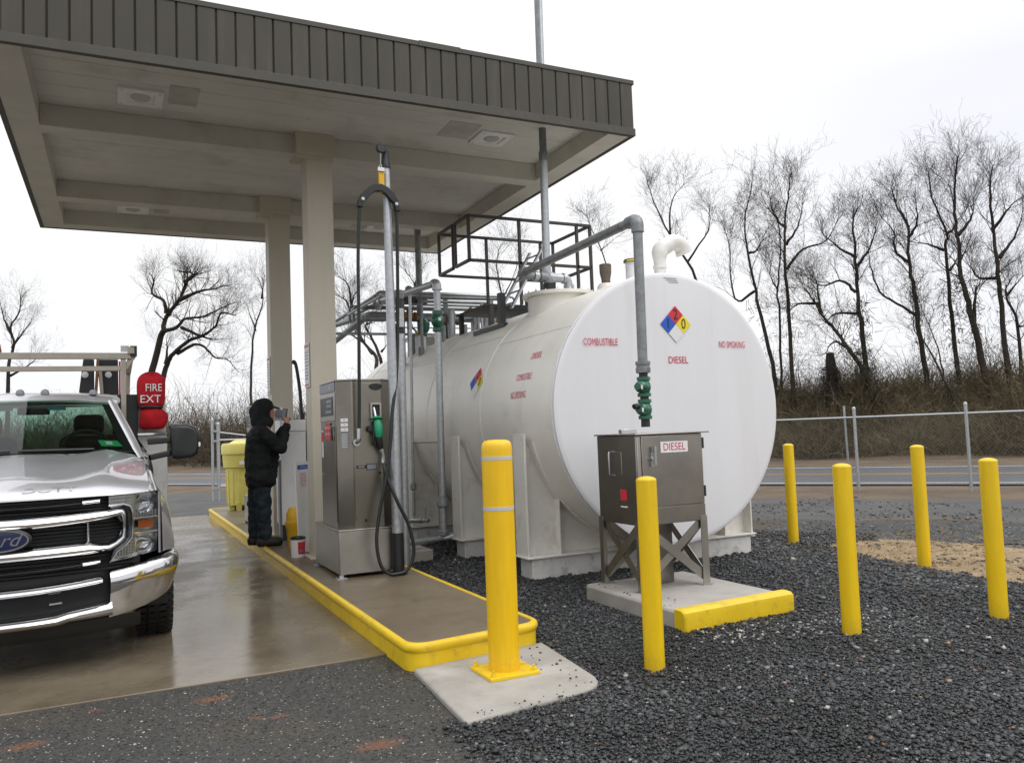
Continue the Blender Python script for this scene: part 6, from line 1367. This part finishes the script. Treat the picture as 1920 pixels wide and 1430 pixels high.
MB().grid([[(x, yf(x) + .06, z) for z in (.30, .45, .60, .65)] for x in xs(-.63, .63, 12)]).build('intake', M['black'], bp)
MB().grid([[(x, yf(x) + .03 + d, z) for z, d in ((.325, .0), (.27, .02), (.225, .06), (.22, .3))] for x in xs(-.80, .80, 14)]).build('air_dam', M['black'], TK)
MB().box(-.58, .58, .42, 5.6, .36, .62).box(-.42, .42, .5, 1.6, .27, .4).cyl((-.78, 1.07, .405), (.78, 1.07, .405), .07, 12).build('chassis', M['black'], TK)
# wheels
def wheel(x, y, s, w=.27):
    R_ = .405; t = MB().lathe([(.15, -.07), (.235, -.05), (.24, w * .42), (.20, w * .40), (.12, w * .28), (0, w * .30)], (x, y, R_), (s, 0, 0), n=32, cap=False).build('wheel', M['dullchrome'], TK)
    MB().lathe([(.235, -w / 2 + .02), (.30, -w / 2), (.365, -w / 2 + .015), (.395, -w / 2 + .05), (.40, -.02), (.388, -.018), (.388, -.006), (.40, -.004), (.40, .05), (.388, .052), (.388, .064), (.40, .066), (.395, w / 2 - .05), (.365, w / 2 - .012), (.30, w / 2), (.235, w / 2 - .02)], (x, y, R_), (s, 0, 0), n=56, cap=False).build('tyre', M['rubber'], t)
    mb = MB()
    for k in range(44):
        a = k * 2 * math.pi / 44
        for o, w_, r1 in ((w * .40, .045, .403), (w * .22, .05, .404), (-w * .05, .05, .404), (-w * .32, .06, .403)):
            aa = a + (.07 if o > .08 else 0); c = Vector((x + s * o, y + r1 * math.cos(aa) * .995, R_ + r1 * math.sin(aa) * .995)); d = Vector((0, math.cos(aa), math.sin(aa))); tt = Vector((0, -math.sin(aa), math.cos(aa)))
            mb.bar(c - tt * .02, c + tt * .02, .016, w_, (1, 0, 0))
    stuff(mb.build('tread_blocks', M['rubber'], t, fix=False))
    for k in range(8): a = k * math.pi / 4; MB().cyl((x + s * w * .3, y + .075 * math.cos(a), R_ + .075 * math.sin(a)), (x + s * (w * .3 + .03), y + .075 * math.cos(a), R_ + .075 * math.sin(a)), .013, 6).build('lug_nut', M['chrome'], t)
for s in (-1, 1):
    wheel(s * .905, WY, s); wheel(s * .83, 4.75, s, .25)
# cab: windshield, pillars, roof, doors, glass, interior
def ws(u, v):      # u -1..1 across, v 0 bottom .. 1 top
    w = .80 - .205 * v; x = u * w; y = 1.50 + .66 * v + .10 * u * u * (1 - .35 * v); z = 1.415 + .455 * v - .012 * u * u
    return (x, y - .02 * math.sin(math.pi * v), z)
MB().grid([[ws(u, v) for u in xs(-.985, .985, 16)] for v in xs(0, 1, 8)]).build('windshield', M['windshield'], TK, ang=80)
mb = MB()
for a_, b_ in ((0, .035), (.93, 1.0)): mb.grid([[tuple(np.add(ws(u, v), (0, .008, -.003))) for u in xs(-.985, .985, 16)] for v in (a_, b_)])
for s in (-1, 1): mb.grid([[tuple(np.add(ws(s * u, v), (0, .008, -.003))) for u in (.89, .99)] for v in xs(0, 1, 8)])
mb.build('frit_band', M['black'], TK)
MB().grid([[tuple(np.add(ws(u, v), (0, .012, -.004))) for u in xs(-.42, -.20, 3)] for v in (.80, .86)]).mirror().build('shade_strip', M['tint'], TK)
sk = [tuple(np.add(ws(u, v), (0, .006, -.002))) for u, v in ((.70, .10), (.90, .085), (.875, .195), (.685, .21))]
MB().add(sk, [(0, 1, 2, 3)]).build('inspection_sticker', M['sticker'], TK)
sk = [tuple(np.add(ws(u, v), (0, .003, -.001))) for u, v in ((.755, .125), (.82, .12), (.81, .18), (.75, .185))]; MB().add(sk, [(0, 1, 2, 3)]).build('sticker_number', M['label'], TK)
MB().grid([[(x, 1.435 + .03 * (1 - abs(x)) + d + yf(x) * .85, z) for d, z in ((.0, 1.392), (.04, 1.396), (.11, 1.412))] for x in xs(-.80, .80, 14)]).build('cowl', M['black'], TK)
for s in (-1, 1):
    MB().tube([tuple(np.add(ws(v_, .03), (0, -.02, .005))) for v_ in xs(-.05 if s > 0 else -.85, .62 if s > 0 else -.12, 8)], .011, 8).build('wiper', M['black'], TK)
    # A pillar running into the roof rail
    rows = []
    for v in xs(-.12, 1.0, 8):
        a = Vector(ws(s * .985, max(v, 0))); 
        if v < 0: a += Vector((s * .035, -.16, -.06))
        rows.append([tuple(a + Vector(o)) for o in ((0, 0, 0), (s * .022, -.014, .006), (s * .05, .0, .008), (s * .072, .05, -.004), (s * .06, .10, -.02))])
    MB().grid(rows).build('pillar', M['silver'], TK, ang=70)
    dw = []
    for y, zb_, zt_ in ((1.66, 1.395, 1.42), (1.85, 1.385, 1.56), (2.05, 1.375, 1.70), (2.26, 1.37, 1.835), (2.9, 1.37, 1.86), (3.32, 1.38, 1.82)):
        dw.append([(s * (.905 - .29 * ((z - 1.37) / .48)), y, z) for z in (zb_, (zb_ + zt_) / 2, zt_)])
    MB().grid(dw).build('side_window', M['windshield'], TK)
    rows = []
    for y in (1.60, 1.75, 2.2, 2.8, 3.40):
        rows.append([(s * x, y, z) for x, z in ((.885, 1.385), (.915, 1.36), (.935, 1.25), (.950, 1.05), (.948, .8), (.93, .60), (.90, .50))])
    door = MB().grid(rows).build('door', M['silver'], TK, ang=60)
    MB().bar((s * .965, 2.95, 1.19), (s * .965, 3.15, 1.19), .03, .03).build('handle', M['chrome'], door, bev=.005)
    rows = [[(s * (.905 - .29 * ((z - 1.37) / .48)) , y, z) for z in (1.375, 1.5, 1.65, 1.83)] for y in (3.30, 3.36, 3.45)]; MB().grid(rows).build('rear_pillar', M['silver'], TK)
    MB().tube([(s * .655, 2.24, 1.862), (s * .64, 2.6, 1.885), (s * .64, 3.1, 1.88), (s * .645, 3.42, 1.855)], .035, 10).build('roof_rail', M['silver'], TK)
rows = []
for v, dz in ((-.03, -.05), (0, -.012), (.03, .012), (.08, .040), (.16, .062), (.3, .080), (.5, .088), (.8, .088), (1.1, .078), (1.24, .05)):
    rows.append([(u * .665, 2.155 + v + .05 * u * u * (1 if v < .3 else 0), 1.872 + dz - .030 * abs(u) ** 3) for u in xs(-1, 1, 14)])
MB().grid(rows).build('roof', M['silver'], TK, ang=70)
for x in (-.47, -.10, .09, .47): MB().lathe([(.035, -.02), (.034, .0), (.026, .018), (.012, .027), (0, .029)], (x, 2.30, 1.947 - .02 * abs(x)), n=14, cap=False).build('roof_lamp', M['amber'] if 0 else M['greyink'], TK)
rows = [[(x, 3.45, z) for x in xs(-w_, w_, 6)] for z, w_ in ((.6, .93), (1.0, .945), (1.37, .90), (1.62, .75), (1.86, .62), (1.94, .5))]
MB().grid(rows[:3]).grid(rows[4:]).build('cab_rear_wall', M['silver'], TK)
MB().grid(rows[2:5]).build('rear_window', M['windshield'], TK)
MB().box(-.86, .86, 1.70, 3.42, .55, .9).grid([[(x, y, z) for y, z in ((1.60, 1.36), (1.75, 1.41), (2.0, 1.39), (2.05, 1.2), (2.0, .9))] for x in xs(-.82, .82, 8)]).build('dashboard', M['seat'], TK)
for s in (-1, 1):
    MB().box(s * .42 - .25, s * .42 + .25, 2.75, 2.93, 1.0, 1.56).build('seat_back', M['seat'], TK, bev=.06)
    MB().box(s * .42 - .13, s * .42 + .13, 2.80, 2.90, 1.57, 1.76).build('headrest', M['seat'], TK, bev=.05)
MB().grid([[(u * .62, y, z) for u in xs(-1, 1, 4)] for y, z in ((2.2, 1.845), (2.6, 1.90), (3.4, 1.88))]).build('headliner', M['greyink'], TK)
sw = MB(); sw.tube([(.42 + .185 * math.cos(a), 2.12 + .10 * math.sin(a) * -.5, 1.42 + .175 * math.sin(a)) for a in np.linspace(0, 2 * math.pi, 25)], .016, 8, False).bar((.25, 2.12, 1.42), (.59, 2.12, 1.42), .05, .03); sw.build('steering_wheel', M['black'], TK)
MB().bar((-.10, 2.10, 1.77), (.14, 2.10, 1.77), .06, .06).build('rear_view_mirror', M['black'], TK, bev=.01)
# towing mirrors on two arms
for s in (-1, 1):
    mb = MB()
    rows = []
    for y, k in ((1.70, .80), (1.72, .95), (1.78, 1.0), (1.86, .98), (1.90, .90)):
        cx, cz = 1.205, 1.47; prof_ = [(-.125, .135), (-.10, .150), (.03, .148), (.085, .12), (.115, .05), (.118, -.05), (.10, -.125), (.05, -.155), (-.08, -.165), (-.115, -.15), (-.125, -.08)]
        rows.append([(s * (cx + a * k), y, cz + b * k) for a, b in prof_])
    mb.grid(rows, True).add(rows[0], [tuple(range(11))]).add(rows[-1], [tuple(range(11))]); mir = mb.build('wing_mirror', M['black'], TK, bev=.006)
    MB().bar((s * .90, 1.78, 1.475), (s * 1.09, 1.77, 1.485), .07, .055).bar((s * .91, 1.80, 1.335), (s * 1.09, 1.79, 1.37), .07, .05).build('mirror_arm', M['black'], mir, bev=.012)
    MB().box(min(s * 1.262, s * 1.325), max(s * 1.262, s * 1.325), 1.712, 1.76, 1.415, 1.455).build('turn_lamp', M['label'], mir, bev=.006)
    rows = [[(s * (1.205 + a * .86), 1.902, 1.47 + b * .86) for a, b in ((-.11, .12), (.08, .1), (.1, -.1), (-.1, -.14))]]; MB().add(rows[0], [(0, 1, 2, 3)]).build('mirror_glass', M['chrome'], mir)
# service body, head frame and ladder rack
sbx = MB()
for s in (-1, 1):
    b = MB().box(min(s * .66, s * 1.145), max(s * .66, s * 1.145), 3.62, 6.3, .55, 1.56).build('service_body', M['bodywhite'], TK, bev=.012)
    MB().box(min(s * .72, s * 1.14), max(s * .72, s * 1.14), 3.625, 4.7, 1.575, 1.975).build('upper_box', M['bodywhite'], b, bev=.01)
    MB().box(min(s * .70, s * 1.15), max(s * .70, s * 1.15), 3.60, 6.32, 1.555, 1.575).build('body_ledge', M['chrome'], b)
    for y0 in (3.68, 4.55, 5.42): MB().box(min(s * 1.146, s * 1.152), max(s * 1.146, s * 1.152), y0, y0 + .8, .72, 1.5).build('locker_door', M['bodywhite'], b, bev=.004)
    MB().box(min(s * .62, s * .86), max(s * .62, s * .86), 3.57, 3.615, 1.40, 1.99).build('louvre_panel', M['blacksteel'], b, bev=.004)
    for k in range(4): MB().box(min(s * .70, s * .76), max(s * .70, s * .76), 3.555, 3.569, 1.55 + k * .1, 1.62 + k * .1).build('louvre', M['black'], b)
MB().box(-.66, .66, 3.62, 6.3, .6, .8).build('bed_floor', M['bodywhite'], TK)
RK = MB().bar((-.82, 3.42, 2.375), (.80, 3.42, 2.385), .06, .062).build('ladder_rack', M['aluminium'], TK, bev=.004)
MB().bar((-.72, 3.43, 2.245), (.70, 3.43, 2.255), .05, .05).build('lower_beam', M['aluminium'], RK, bev=.004)
for s in (-1, 1):
    MB().bar((s * .725, 3.43, 1.60), (s * .725, 3.43, 2.355), .05, .05).build('post', M['aluminium'], RK, bev=.004)
    MB().bar((s * .715, 3.44, 2.22), (s * .83, 3.44, 2.40), .045, .05).build('brace', M['aluminium'], RK, bev=.004)
    MB().bar((s * .80, 3.36, 2.44), (s * .80, 6.2, 2.44), .06, .07).build('side_rail', M['aluminium'], RK, bev=.004)
    MB().box(min(s * .79, s * .855), max(s * .79, s * .855), 3.385, 3.40, 2.38, 2.49).build('end_plate', M['blacksteel'], RK)
    MB().box(min(s * .70, s * .78), max(s * .70, s * .78), 3.385, 3.395, 2.425, 2.49).build('end_bracket', M['galv'], RK)
    MB().bar((s * .77, 6.1, 1.5), (s * .80, 6.1, 2.42), .05, .05).build('post', M['aluminium'], RK, bev=.004)
for x0, x1, xt0, xt1 in ((.285, .44, .335, .44), (.50, .68, .47, .675)):
    mb = MB(); mb.prism([(x0, 1.98), (x1, 1.98), (xt1, 2.40), (xt0, 2.40)], 3.95, 4.05, lambda x, z, y: (x, y, z)); mp_ = mb.build('mast_panel', M['blacksteel'], TK, bev=.006)
    MB().lathe([(.034, 0), (.034, .02), (.02, .026), (0, .027)], ((x0 + x1) / 2 - .01, 3.95, 2.23), (0, -1, 0), n=20, cap=False).build('work_lamp', M['label'], mp_)
MB().bar((.455, 3.9, 1.98), (.48, 3.9, 2.40), .03, .03).build('mast_rod', M['rust'], TK); MB().bar((.52, 3.9, 1.98), (.50, 3.9, 2.3), .03, .03).build('mast_rod', M['aluminium'], TK)
MB().box(.682, .70, 3.96, 4.04, 2.0, 2.38).build('red_edge', M['red'], TK)
MB().lathe([(.06, 0), (.06, .04), (.05, .10), (.03, .12), (0, .125)], (-.44, 3.6, 2.41), n=18, cap=False).build('beacon', M['amber'], TK)
MB().lathe([(.07, -.04), (.07, .0), (.05, .03), (0, .03)], (-.47, 3.38, 2.12), (0, -1, 0), n=18, cap=False).build('work_lamp', M['blacksteel'], TK)
TK.location = (-.67, 5.98, .008)

# red cover strapped on the front of the service body
bx0, by0 = -.67, 5.98
eb = thing('extinguisher_cover', 'red cloth fire extinguisher cover with white stencil letters on the truck body', 'cover', (bx0 + .99, by0 + 3.5, 1.64))
cx, cy = bx0 + .99, by0 + 3.50
rg = random.Random(4)
def bag(prof, seed, mat, name):
    rn_ = random.Random(seed); rows = []
    for (z, w, d, sx) in prof:
        rows.append([(cx + sx + (w * math.copysign(abs(math.cos(a)) ** .7, math.cos(a))) * (1 + rn_.gauss(0, .018)), cy + d * math.copysign(abs(math.sin(a)) ** .7, math.sin(a)) * (1 + rn_.gauss(0, .05)), z + rn_.gauss(0, .003)) for a in np.linspace(0, 2 * math.pi, 29)[:-1]])
    return MB().grid(rows, True).add(rows[0], [tuple(range(28))]).add(rows[-1], [tuple(range(28))]).build(name, mat, eb, sub=1)
bag([(1.855, .115, .085, 0), (1.87, .128, .095, 0), (1.93, .136, .10, 0), (2.02, .140, .10, 0), (2.10, .142, .10, 0), (2.155, .138, .095, .005), (2.195, .110, .08, .0), (2.222, .075, .06, .005), (2.232, .04, .03, .01)], 1, M['redcloth'], 'hood')
bag([(1.62, .10, .05, .01), (1.635, .125, .07, .005), (1.69, .142, .09, .02), (1.76, .145, .09, .035), (1.80, .130, .085, .02), (1.835, .10, .07, .0), (1.85, .095, .07, .0)], 2, M['redcloth'], 'skirt')
bag([(1.838, .118, .088, -.005), (1.842, .124, .094, -.005), (1.868, .124, .094, -.005), (1.872, .118, .088, -.005)], 3, M['black'], 'strap')
f = lambda x, z: (lambda u, v: (cx + x + u, cy - .106 - .004 + .9 * (x + u) ** 2 * 1.2, z + v))
text('stencil', 'FIRE', .115, f(.022, 2.055), M['label'], eb, .80); text('stencil', 'EXT', .115, f(-.01, 1.935), M['label'], eb, 1.0)
